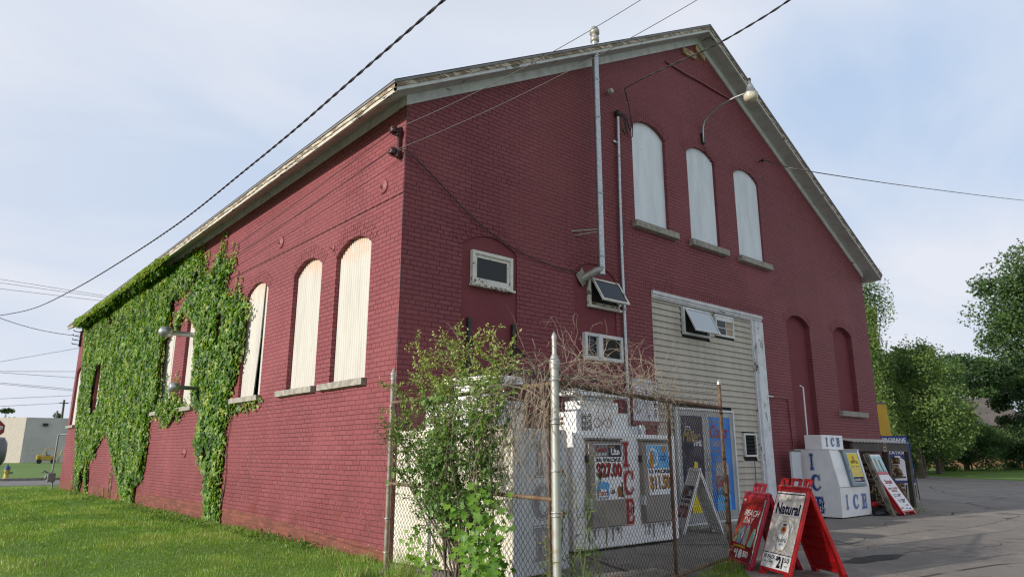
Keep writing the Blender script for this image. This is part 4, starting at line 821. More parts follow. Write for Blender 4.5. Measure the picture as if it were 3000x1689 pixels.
def ice_door(x0, x1):
    mb = MB(); z0, z1 = .325, 1.565; y = -1.032
    # sloping thick door, thicker at the foot
    vs = [(x0, y, z0), (x1, y, z0), (x1, y, z1), (x0, y, z1), (x0+.02, y-.10, z0+.03), (x1-.02, y-.10, z0+.03), (x1-.02, y-.045, z1-.03), (x0+.02, y-.045, z1-.03)]
    mb.add(vs, [(4, 5, 6, 7), (0, 1, 5, 4), (1, 2, 6, 5), (2, 3, 7, 6), (3, 0, 4, 7)], 'door_taupe'); mb.box(x0-.03, x1+.01, y-.05, y, z1+.005, z1+.03, 'grime')
    mb.box(x0-.02, x0+.03, y-.09, y-.0, z0+.28, z0+.42, 'weld_silver'); mb.box(x0-.02, x0+.02, y-.05, y, z1-.32, z1-.22, 'black_metal')
    o = mb.build('door', t); return M_frame((0, y-.1025, z0+.03), (1, 0, 0), (0, .055, 1.18)), o
M, dd = ice_door(2.60, 3.37); mb = MB()
x0, x1, y0, y1 = 2.715, 3.33, .36, 1.155; w = x1-x0
mb.rect(x0, y0, x1, y1, .001, 'paper_white', M); mb.rect(x0+.01, 0.965, x0+w*.52, y1-.01, .002, 'poster_grey', M); mb.rect(x0+w*.52, .965, x1-.01, y1-.01, .002, 'poster_navy', M)
mb.text('Coors', x0+.03, 1.035, .27, .085, 'ink_red', .0035, .03, .4, M); mb.text('LIGHT', x0+.04, .985, .24, .04, 'ink_white', .0035, .02, 0, M); mb.text('Lite', x0+w*.6, .995, .20, .10, 'ink_white', .0035, .04, .1, M); mb.text('Miller', x0+w*.56, 1.10, .14, .03, 'ink_gold', .0035, .03, .3, M)
mb.text('30 PACKS', x0+.03, .895, w-.06, .055, 'ink_black', .003, .05, 0, M)
mb.text('$27.00', x0+.045, .645, w-.06, .225, 'ink_black', .003, .05, 0, M); mb.text('$27.00', x0+.03, .66, w-.06, .225, 'ink_red', .0045, .035, 0, M)
mb.poly([(x0+.01, y0+.02), (x0+.27, y0+.02), (x0+.29, .60), (x0+.1, .63), (x0+.02, .58)], .002, 'poster_sky', M); mb.poly([(x0+.05, y0+.02), (x0+.25, y0+.02), (x0+.22, .5), (x0+.08, .52)], .003, 'paper_white', M)
mb.text('Coors', x0+.03, .42, .24, .09, 'ink_red', .004, .03, .4, M); mb.text('LIGHT', x0+.04, .375, .2, .03, 'ink_blue', .004, .02, 0, M); mb.text('Lite', x0+.31, .44, .1, .08, 'ink_black', .003, .03, .2, M)
mb.poly([(x0+.47, y0+.03), (x0+.56, y0+.03), (x0+.57, .53), (x0+.5, .56), (x0+.46, .5)], .003, 'ink_brown', M); mb.rect(x0+.565, y0+.02, x0+.60, .6, .003, 'ink_black', M)
mb.build('poster', dd)
M, dd = ice_door(3.81, 4.56); mb = MB(); x0, x1 = 3.93, 4.50; w = x1-x0
mb.rect(x0, y0+.03, x1, y1, .001, 'paper_white', M); mb.rect(x0+.01, .79, x1-.01, y1-.01, .002, 'poster_sky', M)
mb.poly([(x0+.16+.12*math.cos(a), .96+.15*math.sin(a)) for a in [k*math.pi/10 for k in range(20)]], .003, 'ink_white', M); mb.poly([(x0+.16+.09*math.cos(a), .96+.11*math.sin(a)) for a in [k*math.pi/10 for k in range(20)]], .0045, 'poster_sky', M)
mb.poly([(x0+.03, .8), (x0+.14, .8), (x0+.17, .93), (x0+.14, 1.05), (x0+.1, 1.06), (x0+.06, .93)], .005, 'ink_orange', M); mb.poly([(x0+.44+.05*math.cos(a), 1.09+.06*math.sin(a)) for a in [k*math.pi/6 for k in range(12)]], .003, 'ink_orange', M)
mb.text('SUMMER', x0+.3, .96, .22, .03, 'ink_blue', .003, .02, 0, M); mb.text('BEER', x0+.33, .91, .15, .035, 'ink_blue', .003, .03, 0, M)
mb.text('12 PACKS', x0+.03, .715, w-.06, .06, 'ink_black', .003, .05, 0, M); mb.text('$11.50', x0+.04, .44, w-.07, .235, 'ink_black', .003, .04, 0, M); mb.text('$11.50', x0+.025, .455, w-.07, .235, 'ink_orange', .0045, .025, 0, M)
mb.build('poster', dd)
mb = MB(); mb.bbox(2.47, 3.64, -.98, -.5, 1.667, 1.975, 'machine_white', .01); M = M_frame((0, -.984, 0), (1, 0, 0), (0, 0, 1)); grille(mb, M, 2.54, 2.80, 1.70, 1.95)
P_ = [(3.05+.2*math.cos(a), 1.82+.07*math.sin(2*a), 0) for a in [k*.4 for k in range(17)]]; mb.tube([(x, y, .001) for x, y, _ in P_], .004, 'ink_red', 4, M=M)
mb.bbox(2.62, 3.48, -.93, -.6, 1.98, 2.14, 'machine_white', .008); mb.build('cooling_unit', t)
mb = MB(); mb.bbox(2.68, 3.42, -.88, -.66, 2.143, 2.215, 'machine_cool', .008); mb.bbox(2.44, 3.69, -.96, -.56, 2.217, 2.32, 'machine_white', .012); mb.build('header_board', t)
mb = MB(); mb.bbox(3.78, 4.10, -.80, -.4, 1.667, 1.80, 'machine_cool', .01); mb.build('junction_box', t); mb = MB(); mb.box(4.3, 4.42, -.7, -.6, 1.667, 1.83, 'machine_cool'); mb.build('junction_box', t); setbase(t, (3.55, -.6, 0))
# slant-front ice machine
t = thing('ice_machine', 'white slant front ice machine with blue ICE letters and a yellow drink poster', 'ice machine')
prof = [(-.06, .03), (-.06, 1.46), (-.84, 1.46), (-1.0, .665), (-.99, .03)]; X0, X1 = 10.66, 12.15
mb = MB(); mb.prism([(-y, z) for y, z in prof], X0, X1, 'machine_white', M=Matrix(((0, 0, 1, 0), (-1, 0, 0, 0), (0, 1, 0, 0), (0, 0, 0, 1))))
mb.box(X0-.006, X1+.006, -.86, -.04, 1.462, 1.475, 'machine_white'); mb.box(X0+.03, X1-.03, -.95, -.1, 0, .03, 'hole_black'); mb.box(X0+.01, X1-.01, -1.004, -.995, .655, .663, 'grime')
M = M_frame((X0-.002, 0, 0), (0, -1, 0), (0, 0, 1)); ice_letters(mb, M, [('I', .385, 1.03, .15, .34), ('C', .37, .58, .26, .34), ('E', .43, .10, .25, .34)], 'ink_blue', 'machine_white', .8)
M = M_frame((0, -.9965, 0), (1, 0, 0), (0, 0, 1)); ice_letters(mb, M, [('I', 10.90, .20, .17, .29), ('C', 11.24, .19, .32, .30), ('E', 11.68, .18, .34, .31)], 'ink_blue_soft', 'machine_white', .7)
mb.build('cabinet', t)
mb = MB(); M = M_frame((0, -1.0, .665), (1, 0, 0), (0, .16, .795)); mb.bbox(11.18, 11.92, .0, .78, .002, .06, 'door_steelblue', .008, M); mb.box(11.12, 11.98, .775, .80, .0, .05, 'grime', M)
mb.tube([(11.22, .45, .06), (11.20, .45, .1), (11.20, .33, .1), (11.22, .33, .06)], .012, 'weld_silver', 6, M=M); dd = mb.build('door', t)
mb = MB(); x0, x1 = 11.32, 11.86; mb.rect(x0, .07, x1, .73, .0615, 'paper_white', M); mb.rect(x0+.01, .20, x1-.01, .72, .063, 'ink_yellow', M); mb.rect(x0+.01, .08, x1-.01, .195, .063, 'ink_navy', M)
mb.text('TWISTED TEA', x0+.09, .50, .36, .07, 'ink_black', .0645, .04, 0, M, curve=.03); mb.poly([(x0+.27+.07*math.cos(a), .62+.05*math.sin(a)) for a in [k*math.pi/6 for k in range(12)]], .0645, 'ink_orange', M)
for k in range(4): mb.rect(x0+.05+k*.12, .23, x0+.13+k*.12, .42, .0645, 'can_tea', M); mb.rect(x0+.06+k*.12, .42, x0+.12+k*.12, .435, .0645, 'ink_black', M)
mb.text('24 PACK VARIETY', x0+.03, .105, .32, .055, 'ink_white', .0645, .03, 0, M); mb.text('$34.99', x0+.37, .105, .14, .055, 'ink_orange', .0645, .04, 0, M); mb.build('poster', dd)
mb = MB(); mb.bbox(10.72, 11.78, -.67, -.27, 1.477, 1.79, 'machine_white', .008); M = M_frame((0, -.674, 0), (1, 0, 0), (0, 0, 1)); ice_letters(mb, M, [('I', 10.92, 1.54, .15, .19), ('C', 11.16, 1.54, .2, .19), ('E', 11.44, 1.54, .2, .19)], 'ink_blue_soft', 'machine_white', .5); mb.build('sign_box', t)
setbase(t, (11.4, -.5, 0))
mb = MB(); mb.bbox(10.02, 10.42, -.30, -.24, .02, 1.42, 'machine_cool', .01); mb.box(10.0, 10.44, -.31, -.23, 1.42, 1.45, 'grime'); tag(mb.build('metal_panel'), 'pale metal panel standing between the door jamb and the slant front ice machine', 'panel')
# ------------------------------------------------------------------ A-frame signs
def poster_beach(mb, M, w, h):
    mb.rect(0, 0, w, h, .001, 'poster_red', M); mb.poly([(0, h*.45), (w*.25, h*.80), (w*.9, h*.33), (w*.9, h*.26), (0, h*.26)], .002, 'poster_red_light', M); mb.rect(0, 0, w, h*.24, .0025, 'poster_maroon', M)
    mb.text('BEACH', w*.22, h*.70, w*.66, h*.10, 'ink_white', .004, .03, .25, M); mb.text('DAY', w*.27, h*.58, w*.44, h*.105, 'ink_white', .004, .03, .25, M)
    for k, (mt, lean, x, top) in enumerate((('can_green', .10, .03, .50), ('can_blue', .10, .20, .55), ('can_teal', .08, .42, .56), ('can_sky', .10, .68, .52))):
        b = .27-.012*k; cw = .175; P_ = [(x, b), (x+cw, b-.01), (x+cw+lean*.6, top-.06), (x+cw+lean*.6-.03, top), (x+lean+.02, top), (x+lean-.01, top-.05)]; mb.poly([(a*w, c*h) for a, c in P_], .004+.0008*k, mt, M)
        mb.poly([(x*w, (b-.004)*h), ((x+cw)*w, (b-.014)*h), ((x+cw)*w, (b-.03)*h), (x*w, (b-.02)*h)], .004+.0008*k, 'ink_maroon' if 0 else 'poster_maroon', M)
    mb.text('HARD REFRESHER', w*.10, h*.195, w*.52, h*.035, 'ink_yellow', .004, .03, 0, M); mb.text('$', w*.18, h*.09, w*.10, h*.07, 'ink_white', .004, .03, 0, M); mb.text('18', w*.29, h*.03, w*.26, h*.14, 'ink_white', .004, .06, 0, M); mb.text('50', w*.57, h*.06, w*.24, h*.10, 'ink_white', .004, .05, 0, M); mb.text('12', w*.03, h*.16, w*.09, h*.03, 'ink_white', .004, .02, 0, M); mb.text('PK', w*.03, h*.11, w*.09, h*.03, 'ink_white', .004, .02, 0, M); mb.text('5%', w*.05, h*.93, w*.11, h*.035, 'ink_white', .004, .02, 0, M)
    mb.poly([(w*.94, h*.97), (w, h*.99), (w, h*.02), (w*.97, h*.0), (w*.955, h*.1), (w*.975, h*.2), (w*.93, h*.32), (w*.96, h*.45), (w*.92, h*.55), (w*.955, h*.72)], .0045, 'paper_white', M); mb.rect(w*.955, h*.80, w*.975, h*.97, .006, 'ink_black', M); mb.rect(w*.965, h*.02, w*.985, h*.16, .006, 'ink_black', M)
def poster_nat(mb, M, w, h):
    mb.rect(0, 0, w, h, .001, 'poster_natural', M); mb.rect(w*.0, h*.0, w, h*.185, .002, 'paper_white', M); mb.rect(.0, h*.185, w, h*.195, .0025, 'ink_navy', M); mb.rect(w*.02, h*.965, w*.98, h*.978, .0025, 'ink_navy', M)
    mb.text('Act', w*.38, h*.875, w*.22, h*.055, 'ink_gold', .003, .0, 0, M); mb.text('Natural', w*.09, h*.70, w*.84, h*.15, 'ink_navy', .003, .03, 0, M)
    # can with oval badge
    mb.poly([(w*.30, h*.20), (w*.74, h*.20), (w*.76, h*.64), (w*.70, h*.695), (w*.36, h*.695), (w*.30, h*.64)], .0022, 'ink_silver' if 0 else 'poster_natural', M)
    mb.tube([(w*.36, h*.685, .003), (w*.53, h*.672, .003), (w*.70, h*.685, .003)], .0035, 'ink_silver', 4, M=M); mb.tube([(w*.765, h*.62, .003), (w*.75, h*.21, .003)], .0028, 'ink_silver', 4, M=M)
    ov = lambda r, q: [(w*.54+w*.20*r*math.copysign(abs(math.cos(a))**.7, math.cos(a)), h*.42+h*.19*q*math.copysign(abs(math.sin(a))**.8, math.sin(a))) for a in [k*math.pi/16 for k in range(32)]]
    mb.poly(ov(1.06, 1.04), .003, 'ink_gold', M); mb.poly(ov(1.0, 1.0), .004, 'ink_white', M); mb.poly(ov(.95, .965), .0045, 'ink_gold', M); mb.poly(ov(.91, .94), .005, 'ink_white', M)
    mb.rect(w*.48, h*.555, w*.60, h*.58, .006, 'ink_navy', M); mb.poly([(w*.54+w*.09*math.cos(a), h*.505+h*.045*math.sin(a)) for a in [k*math.pi/10 for k in range(20)]], .006, 'ink_orange', M); mb.poly([(w*.54+w*.045*math.cos(a), h*.505+h*.024*math.sin(a)) for a in [k*math.pi/8 for k in range(16)]], .007, 'ink_red', M); mb.poly([(w*.49, h*.47), (w*.53, h*.465), (w*.50, h*.425)], .006, 'ink_red', M); mb.poly([(w*.55, h*.465), (w*.59, h*.47), (w*.58, h*.425)], .006, 'ink_red', M)
    mb.text('Natural', w*.375, h*.345, w*.33, h*.06, 'ink_navy', .006, .015, 0, M); mb.text('Light', w*.45, h*.295, w*.18, h*.04, 'ink_blue', .006, .01, 0, M)
    mb.text('30 PACK', w*.04, h*.115, w*.42, h*.05, 'ink_black', .003, .02, 0, M); mb.text('12oz. CANS', w*.04, h*.065, w*.38, h*.032, 'ink_black', .003, .01, 0, M); mb.text('$', w*.48, h*.105, w*.08, h*.06, 'ink_black', .003, .02, 0, M); mb.text('21', w*.55, h*.02, w*.21, h*.145, 'ink_black', .003, .05, 0, M); mb.text('50', w*.78, h*.10, w*.17, h*.06, 'ink_black', .003, .02, 0, M); mb.text('EACH', w*.83, h*.05, w*.1, h*.018, 'ink_black', .003, .01, 0, M)
def poster_white(mb, M, w, h):
    mb.rect(0, 0, w, h, .001, 'paper_white', M); mb.rect(w*.05, h*.68, w*.5, h*.97, .002, 'poster_grey', M); mb.rect(w*.5, h*.68, w*.96, h*.97, .002, 'poster_navy', M); mb.text('Coors', w*.08, h*.78, w*.4, h*.12, 'ink_red', .0035, .03, .4, M); mb.text('Lite', w*.56, h*.74, w*.34, h*.16, 'ink_white', .0035, .04, .1, M)
    mb.text('30 PACKS', w*.06, h*.57, w*.88, h*.075, 'ink_black', .003, .05, 0, M); mb.text('$27.00', w*.05, h*.2, w*.9, h*.32, 'ink_red', .003, .045, 0, M)
def panel_frame(mb, M, w, h, mat, back=True):
    "moulded plastic A-frame leaf: local x across, y up, z outwards"
    t = .028; b = .04; dz = .035
    mb.bbox(0, b, 0, h, -dz, t*0+.012, mat, .008, M); mb.bbox(w-b, w, 0, h, -dz, .012, mat, .008, M); mb.bbox(b, w-b, h-b*1.9, h, -dz, .012, mat, .008, M); mb.bbox(b, w-b, .055, .055+b, -dz, .012, mat, .008, M)
    mb.box(b, w-b, .09, h-b*1.8, -.012, -.004, mat, M)
    for k in range(6): mb.box(b, w-b, .18+k*(h-.3)/6, .19+k*(h-.3)/6, -.028, -.0122, mat, M)
    mb.box(.0, .10, -.004, .055, -dz, .01, mat, M); mb.box(w-.10, w, -.004, .055, -dz, .01, mat, M)
def aframe(name, cx, cy, th, w, s, h, mat, poster, label, handles=3, hh=.10, single=True, pm=.045, top=.0):
    t = thing(name, label, 'sandwich board'); Wd = Vector((math.cos(th), math.sin(th), 0)); D = Vector((Wd.y, -Wd.x, 0)); c = Vector((cx, cy, 0)); L = math.hypot(h, s/2)
    # outward face of the front leaf looks along -D; viewer's left is +Wd side
    for k, sg in enumerate((-1, 1)):
        org = c+D*(sg*s/2)+Wd*(w/2*(-sg)); xa = Wd*sg; ya = (c+Vector((0, 0, h))-(c+D*(sg*s/2)))
        M = M_frame(org, xa, ya); mb = MB(); 
        if sg == -1: M = M_frame(c+D*(-s/2)+Wd*(w/2), -Wd, ya)
        panel_frame(mb, M, w, L, mat)
        if poster is None and False: pass
        if k == 0:
            if handles == 3:
                for a, b in ((.02, .22), (.36, .66), (.78, .98)):
                    x0, x1 = a*w, b*w; mb.bbox(x0, x0+.028, L-.01, L+hh, -.03, .005, mat, .006, M); mb.bbox(x1-.028, x1, L-.01, L+hh, -.03, .005, mat, .006, M); mb.bbox(x0, x1, L+hh-.03, L+hh, -.03, .005, mat, .006, M)
            elif handles == 1:
                mb.bbox(.28*w, .34*w, L-.01, L+hh, -.03, .005, mat, .006, M); mb.bbox(.66*w, .72*w, L-.01, L+hh, -.03, .005, mat, .006, M); mb.bbox(.30*w, .70*w, L+hh-.035, L+hh, -.03, .005, mat, .006, M); mb.bbox(.46*w, .51*w, L, L+hh-.035, -.03, .005, mat, .006, M)
            elif handles == 2: mb.bbox(.05*w, .95*w, L-.06, L+.035, -.03, .012, mat, .01, M)
        o = mb.build('leaf_panel', t)
        if poster and k == 0:
            mp_ = MB(); pw, ph = w-2*pm*.55, L-.055-.045-.06-top; poster(mp_, M @ Matrix.Translation((pm*.55, .085, .014)), pw, ph); mp_.build('poster', o)
    mb = MB(); mb.tube([c+Wd*(-w/2-.006)+Vector((0, 0, h)), c+Wd*(w/2+.006)+Vector((0, 0, h))], .009, 'weld_silver', 6); mb.build('hinge', t)
    setbase(t, (cx, cy, 0)); return t
aframe('sandwich_board', 3.159, -3.881, 1.075, .60, .75, .99, 'plastic_red', poster_nat, 'red sandwich board with cream beer poster reading Natural and $21.50', 3, .10)
aframe('sandwich_board', 3.40, -3.26, 1.0, .63, .67, .89, 'plastic_red_faded', poster_beach, 'faded red sandwich board with a BEACH DAY poster priced $18.50', 1, .12, pm=.03)
aframe('sandwich_board', 6.05, -.49, 1.0, .53, .76, 1.09, 'plastic_white', poster_white, 'white sandwich board standing in front of the shop door behind the fence', 2, .0, top=.2)
# folded red board leaning on the rack, poster board and plank beside it
def leaning(name, label, cat, x0, w, yb, zb, yt, zt_, mat, draw, hn=0, dx=0):
    t = thing(name, label, cat); up_ = Vector((dx, yt-yb, zt_-zb)); L = up_.length; M = M_frame((x0, yb, zb), (1, 0, 0), up_); mb = MB(); panel_frame(mb, M, w, L, mat)
    if hn:
        for a, b in ((.02, .22), (.36, .66), (.78, .98)): mb.bbox(a*w, a*w+.028, L-.01, L+.1, -.03, .005, mat, .006, M); mb.bbox(b*w-.028, b*w, L-.01, L+.1, -.03, .005, mat, .006, M); mb.bbox(a*w, b*w, L+.07, L+.1, -.03, .005, mat, .006, M)
        M2 = M @ Matrix.Translation((-.01, .0, -.06)); panel_frame(mb, M2, w, L, mat)
    o = mb.build('leaf_panel', t); mp_ = MB(); draw(mp_, M, w, L); mp_.build('poster', o); setbase(t, (x0+w/2, yb, 0)); return t
def poster_straub(mb, M, w, L):
    M = M @ Matrix.Translation((.03, .09, .014)); w_, h = w-.06, L-.17; mb.rect(0, 0, w_, h, .001, 'paper_white', M)
    mb.text('Straub', w_*.2, h*.74, w_*.62, h*.13, 'ink_red', .004, .03, .35, M); mb.rect(w_*.35, h*.70, w_*.6, h*.71, .003, 'ink_navy', M); mb.text('NEW LOWER', w_*.1, h*.58, w_*.8, h*.055, 'ink_red', .004, .03, 0, M); mb.text('PRICE!', w_*.28, h*.51, w_*.45, h*.055, 'ink_red', .004, .03, 0, M)
    mb.text('12 PACK', w_*.15, h*.42, w_*.28, h*.03, 'ink_navy', .004, .02, 0, M); mb.text('BOTTLES', w_*.15, h*.37, w_*.28, h*.03, 'ink_navy', .004, .02, 0, M); mb.text('14', w_*.5, h*.36, w_*.18, h*.10, 'ink_black', .004, .04, 0, M); mb.text('99', w_*.70, h*.41, w_*.1, h*.05, 'ink_black', .004, .02, 0, M)
    mb.text('24 PACK', w_*.22, h*.27, w_*.26, h*.03, 'ink_navy', .004, .02, 0, M); mb.text('CANS', w_*.26, h*.22, w_*.18, h*.03, 'ink_navy', .004, .02, 0, M); mb.text('20', w_*.52, h*.21, w_*.22, h*.10, 'ink_black', .004, .04, 0, M); mb.text('99', w_*.76, h*.26, w_*.1, h*.05, 'ink_black', .004, .02, 0, M)
    mb.rect(w_*.04, h*.05, w_*.28, h*.09, .003, 'ink_orange', M); mb.rect(w_*.4, h*.04, w_*.62, h*.065, .003, 'ink_blue_soft', M); mb.rect(w_*.68, h*.03, w_*.85, h*.055, .003, 'ink_black', M); mb.rect(w_*.62, h*.12, w_*.82, h*.15, .003, 'ink_red', M)
leaning('sandwich_board', 'folded red sandwich board with a white NEW LOWER PRICE poster leaning on the rack', 'sandwich board', 12.50, .72, -1.55, .03, -1.0, .95, 'plastic_red', poster_straub, 1, .04)
def poster_ice(mb, M, w, L): mb.rect(.02, .02, w-.02, L-.05, .013, 'poster_icecream', M); mb.poly([(w*.45, L*.6), (w*.53, L*.6), (w*.56, L*.92), (w*.43, L*.92)], .0145, 'cardboard', M); mb.text('ICE', w*.08, L*.8, w*.28, L*.08, 'ink_white', .0145, .03, 0, M); mb.poly([(w*.7, L*.6), (w*.8, L*.6), (w*.78, L*.9), (w*.7, L*.9)], .0145, 'weed_green', M)
leaning('poster_board', 'leaning board with a blue ice cream poster behind the folded red board', 'board', 12.45, .86, -1.26, .12, -.84, 1.36, 'plastic_white', poster_ice, 0)
mb = MB(); M = M_frame((12.30, -1.38, .0), (1, 0, 0), (-.02, .46, 1.39)); mb.bbox(0, .13, .0, 1.46, -.04, .04, 'lumber', .006, M); tag(mb.build('lumber_plank'), 'weathered wooden plank leaning beside the ice cream poster board', 'plank')
# ------------------------------------------------------------------ lean-to firewood rack
t = thing('firewood_rack', 'low timber rack with a corrugated roof against the brick wall', 'rack')
mb = MB(); x = 12.2; vs = []; n = 120
for k in range(n+1):
    xx = 12.2+(15.62-12.2)*k/n; dz = .012*math.sin(2*math.pi*xx/.19); vs += [(xx, -.72, 1.655+dz), (xx, -.03, 1.76+dz)]
mb.add(vs, [(2*k, 2*k+2, 2*k+3, 2*k+1) for k in range(n)], 'corrugated_white', True); mb.build('roof_sheet', t)
mb = MB(); mb.box(12.25, 15.60, -.68, -.62, 1.44, 1.635, 'dark_timber'); mb.build('beam', t)
for x in (12.4, 14.15, 15.50):
    mb = MB(); mb.box(x-.06, x+.06, -.74, -.63 if x > 15 else -.60, 0, 1.437, 'dark_timber'); mb.build('post', t)
for z in (.12, .75): mb = MB(); mb.box(12.3, 15.5, -.58, -.06, z, z+.04, 'dark_timber'); mb.build('shelf', t)
setbase(t, (14, -.4, 0))
mb = MB(); mb.rect(0, 0, .20, .24, 0, 'cardboard', M_frame((14.0, -.685, 1.42), (1, 0, .02), (.02, 0, 1))); M = M_frame((14.0, -.687, 1.42), (1, 0, .02), (.02, 0, 1)); mb.text('FIRE', .03, .14, .14, .06, 'ink_black', .001, .02, 0, M); mb.text('WOOD', .03, .05, .14, .06, 'ink_black', .001, .02, 0, M)
tag(mb.build('paper_sign'), 'small handwritten paper sign hanging from the timber rack beam', 'sign')
for z0, lab in ((.79, 'split firewood stacked on the upper shelf of the timber rack'), (.16, 'split firewood stacked on the lower shelf of the timber rack')):
    fwm = MB()
    for k in range(90):
        x = random.uniform(12.45, 15.35); z = z0+.05+random.random()*.42; r = random.uniform(.04, .07); a = random.random()*6
        P_ = [(x+r*math.cos(a+j*2.09), z+r*math.sin(a+j*2.09)) for j in range(3)]; fwm.add([(px, y, pz) for y in (random.uniform(-.60, -.54), -.1) for px, pz in P_], [(0, 1, 2), (0, 3, 4, 1), (1, 4, 5, 2), (2, 5, 3, 0)], 'firewood')
    stuff(tag(fwm.build('firewood'), lab, 'firewood'))
t = thing('red_mower', 'small red machine half hidden under the plank beside the ice machine', 'mower')
mb = MB(); mb.bbox(12.32, 12.75, -1.0, -.70, .16, .30, 'plastic_red', .05); mb.bbox(12.42, 12.62, -.95, -.78, .30, .46, 'black_metal', .03); mb.build('body', t)
for x, y in ((12.33, -1.0), (12.72, -1.0), (12.33, -.72), (12.72, -.72)): mb = MB(); mb.tube([(x, y-.03, .10), (x, y+.03, .10)], .10, 'black_rubber', 14); mb.build('wheel', t)
mb = MB(); mb.tube([(12.4, -.72, .3), (12.35, -.62, .7), (12.7, -.62, .7), (12.68, -.72, .3)], .012, 'black_metal', 6); mb.build('handle', t); setbase(t, (12.5, -.85, 0))
bm = bmesh.new(); bmesh.ops.create_icosphere(bm, subdivisions=3, radius=1)
for v in bm.verts: k = 1+.3*noise.noise(v.co*2); v.co = (12.32+v.co.x*.26*k, -1.12+v.co.y*.12*k, max(0.0, .05+v.co.z*.09*k))
mb = MB(); mb.bm(bm, 'tarp_black', True); tag(mb.build('black_bag'), 'crumpled black bag on the asphalt at the foot of the ice machine', 'bag')
# propane banner sign, blue banner and yellow board past the corner
t = thing('propane_sign', 'blue PROPANE sign on a metal A-stand beyond the right corner of the building', 'sign')
o_ = Vector((18.45, 1.05, 0)); xa = Vector((.74, -.67, 0)).normalized(); ya = Vector((.10, .06, 1)); M = M_frame(o_+Vector((0, 0, .50)), xa, ya); mb = MB(); mb.box(0, .84, 0, 1.44, -.01, .01, 'sign_blue', M); mb.rect(.015, 1.22, .825, 1.42, .012, 'ink_blue', M); mb.text('PROPANE', .05, 1.25, .74, .13, 'ink_white', .014, .03, 0, M); mb.text('CYLINDER', .10, .99, .64, .09, 'ink_white', .014, .03, 0, M); mb.text('STATION', .10, .87, .64, .10, 'ink_white', .014, .03, 0, M)
mb.poly([(.25, .08), (.62, .08), (.66, .2), (.66, .62), (.6, .72), (.52, .76), (.52, .82), (.35, .82), (.35, .76), (.27, .72), (.21, .62), (.21, .2)], .013, 'ink_white', M); mb.build('sign_face', t)
mb = MB()
for k in (0, .84): mb.tube([o_+xa*k+ya*1.97, o_+xa*(k+(.08 if k else -.03))], .014, 'black_metal', 6); mb.tube([o_+xa*k+ya*1.97, o_+xa*k+Vector((.5, .5, 0))], .014, 'black_metal', 6)
mb.box(0, .84, -.04, -.01, -.015, .015, 'weld_silver', M); mb.build('stand', t); setbase(t, (18.75, .8, 0))
t = thing('banner_sign', 'pale blue banner sign standing behind the PROPANE sign', 'sign')
o_ = Vector((19.75, 1.2, 0)); M = M_frame(o_, (.74, -.67, 0), (.0, .0, 1)); mb = MB(); mb.box(0, .50, .92, 1.86, -.01, .01, 'banner_blue', M); mb.box(0.0, .50, .45, .915, -.01, .01, 'milky_glass', M); mb.text('ATM', .12, 1.55, .26, .1, 'ink_white', .012, .02, 0, M); mb.build('banner', t)
for k in (0, .5): mb = MB(); q = o_+Vector((.74, -.67, 0))*k; mb.tube([q, q+Vector((0, 0, 1.88))], .013, 'black_metal', 6); mb.build('pole', t)
setbase(t, tuple(o_))
t = thing('yellow_board', 'plain yellow board on posts just past the right corner of the brick wall', 'sign')
o_ = Vector((18.9, 1.62, 0)); M = M_frame(o_, (.74, -.67, 0), (.08, .05, 1)); mb = MB(); mb.bbox(0, .78, 1.9, 3.0, -.04, .04, 'yellow_paint', .01, M); mb.box(0, .78, 3.005, 3.06, -.05, .05, 'grime', M); mb.build('board', t)
mb = MB(); mb.box(.1, .16, 0, 1.9, -.03, .03, 'yellow_paint', M); mb.box(.6, .66, 0, 1.9, -.03, .03, 'yellow_paint', M); mb.build('post', t); setbase(t, tuple(o_))
# ------------------------------------------------------------------ left background
t = thing('pale_warehouse', 'low pale grey block warehouse with a cream side wall beyond the street', 'building')
A0, A1, Bk = Vector((9.0, 121.5, 0)), Vector((30, 118.5, 0)), Vector((-14, 150, 0))
mb = MB(); H_ = 6.75
mb.add([A0, A1, A1+Vector((0, 0, H_)), A0+Vector((0, 0, H_))], [(0, 1, 2, 3)], 'pale_block_wall'); mb.build('front_wall', t)
mb = MB(); mb.add([Bk, A0, A0+Vector((0, 0, H_)), Bk+Vector((0, 0, H_))], [(0, 1, 2, 3)], 'cream_wall'); mb.build('side_wall', t)
mb = MB(); C_ = A1+(Bk-A0); mb.add([A0+Vector((0, 0, H_)), A1+Vector((0, 0, H_)), C_+Vector((0, 0, H_)), Bk+Vector((0, 0, H_))], [(0, 1, 2, 3)], 'house_roof'); mb.add([A1, C_, C_+Vector((0, 0, H_)), A1+Vector((0, 0, H_))], [(0, 1, 2, 3)], 'pale_block_wall'); mb.build('roof', t)
Mw = M_frame(A0, A1-A0, (0, 0, 1))
mb = MB(); mb.box(.9, 2.8, 0, 2.5, -.02, .06, 'door_grey', Mw); mb.rect(.75, 0, .9, 2.62, .07, 'pale_block_wall', Mw); mb.build('door', t)
mb = MB(); mb.box(2.2, 2.9, 5.5, 5.9, 0, .35, 'black_metal', Mw); mb.build('wall_light', t)
mb = MB(); mb.tube([Mw @ Vector((3.8, 6.7, -.5)), Mw @ Vector((3.8, 7.9, -.5))], .14, 'tank_grey', 8); mb.build('chimney', t)
setbase(t, tuple(A0))
t = thing('forklift', 'yellow forklift parked in front of the pale warehouse across the street', 'forklift')
o_ = Vector((9.55, 107.6, 0)); M = M_frame(o_, (1, -.12, 0), (0, 0, 1)); mb = MB(); mb.bbox(0, 1.9, .45, 1.05, -.9, 0, 'forklift_yellow', .08, M); mb.bbox(-.25, .45, .5, 1.2, -.9, 0, 'forklift_yellow', .15, M); mb.build('body', t)
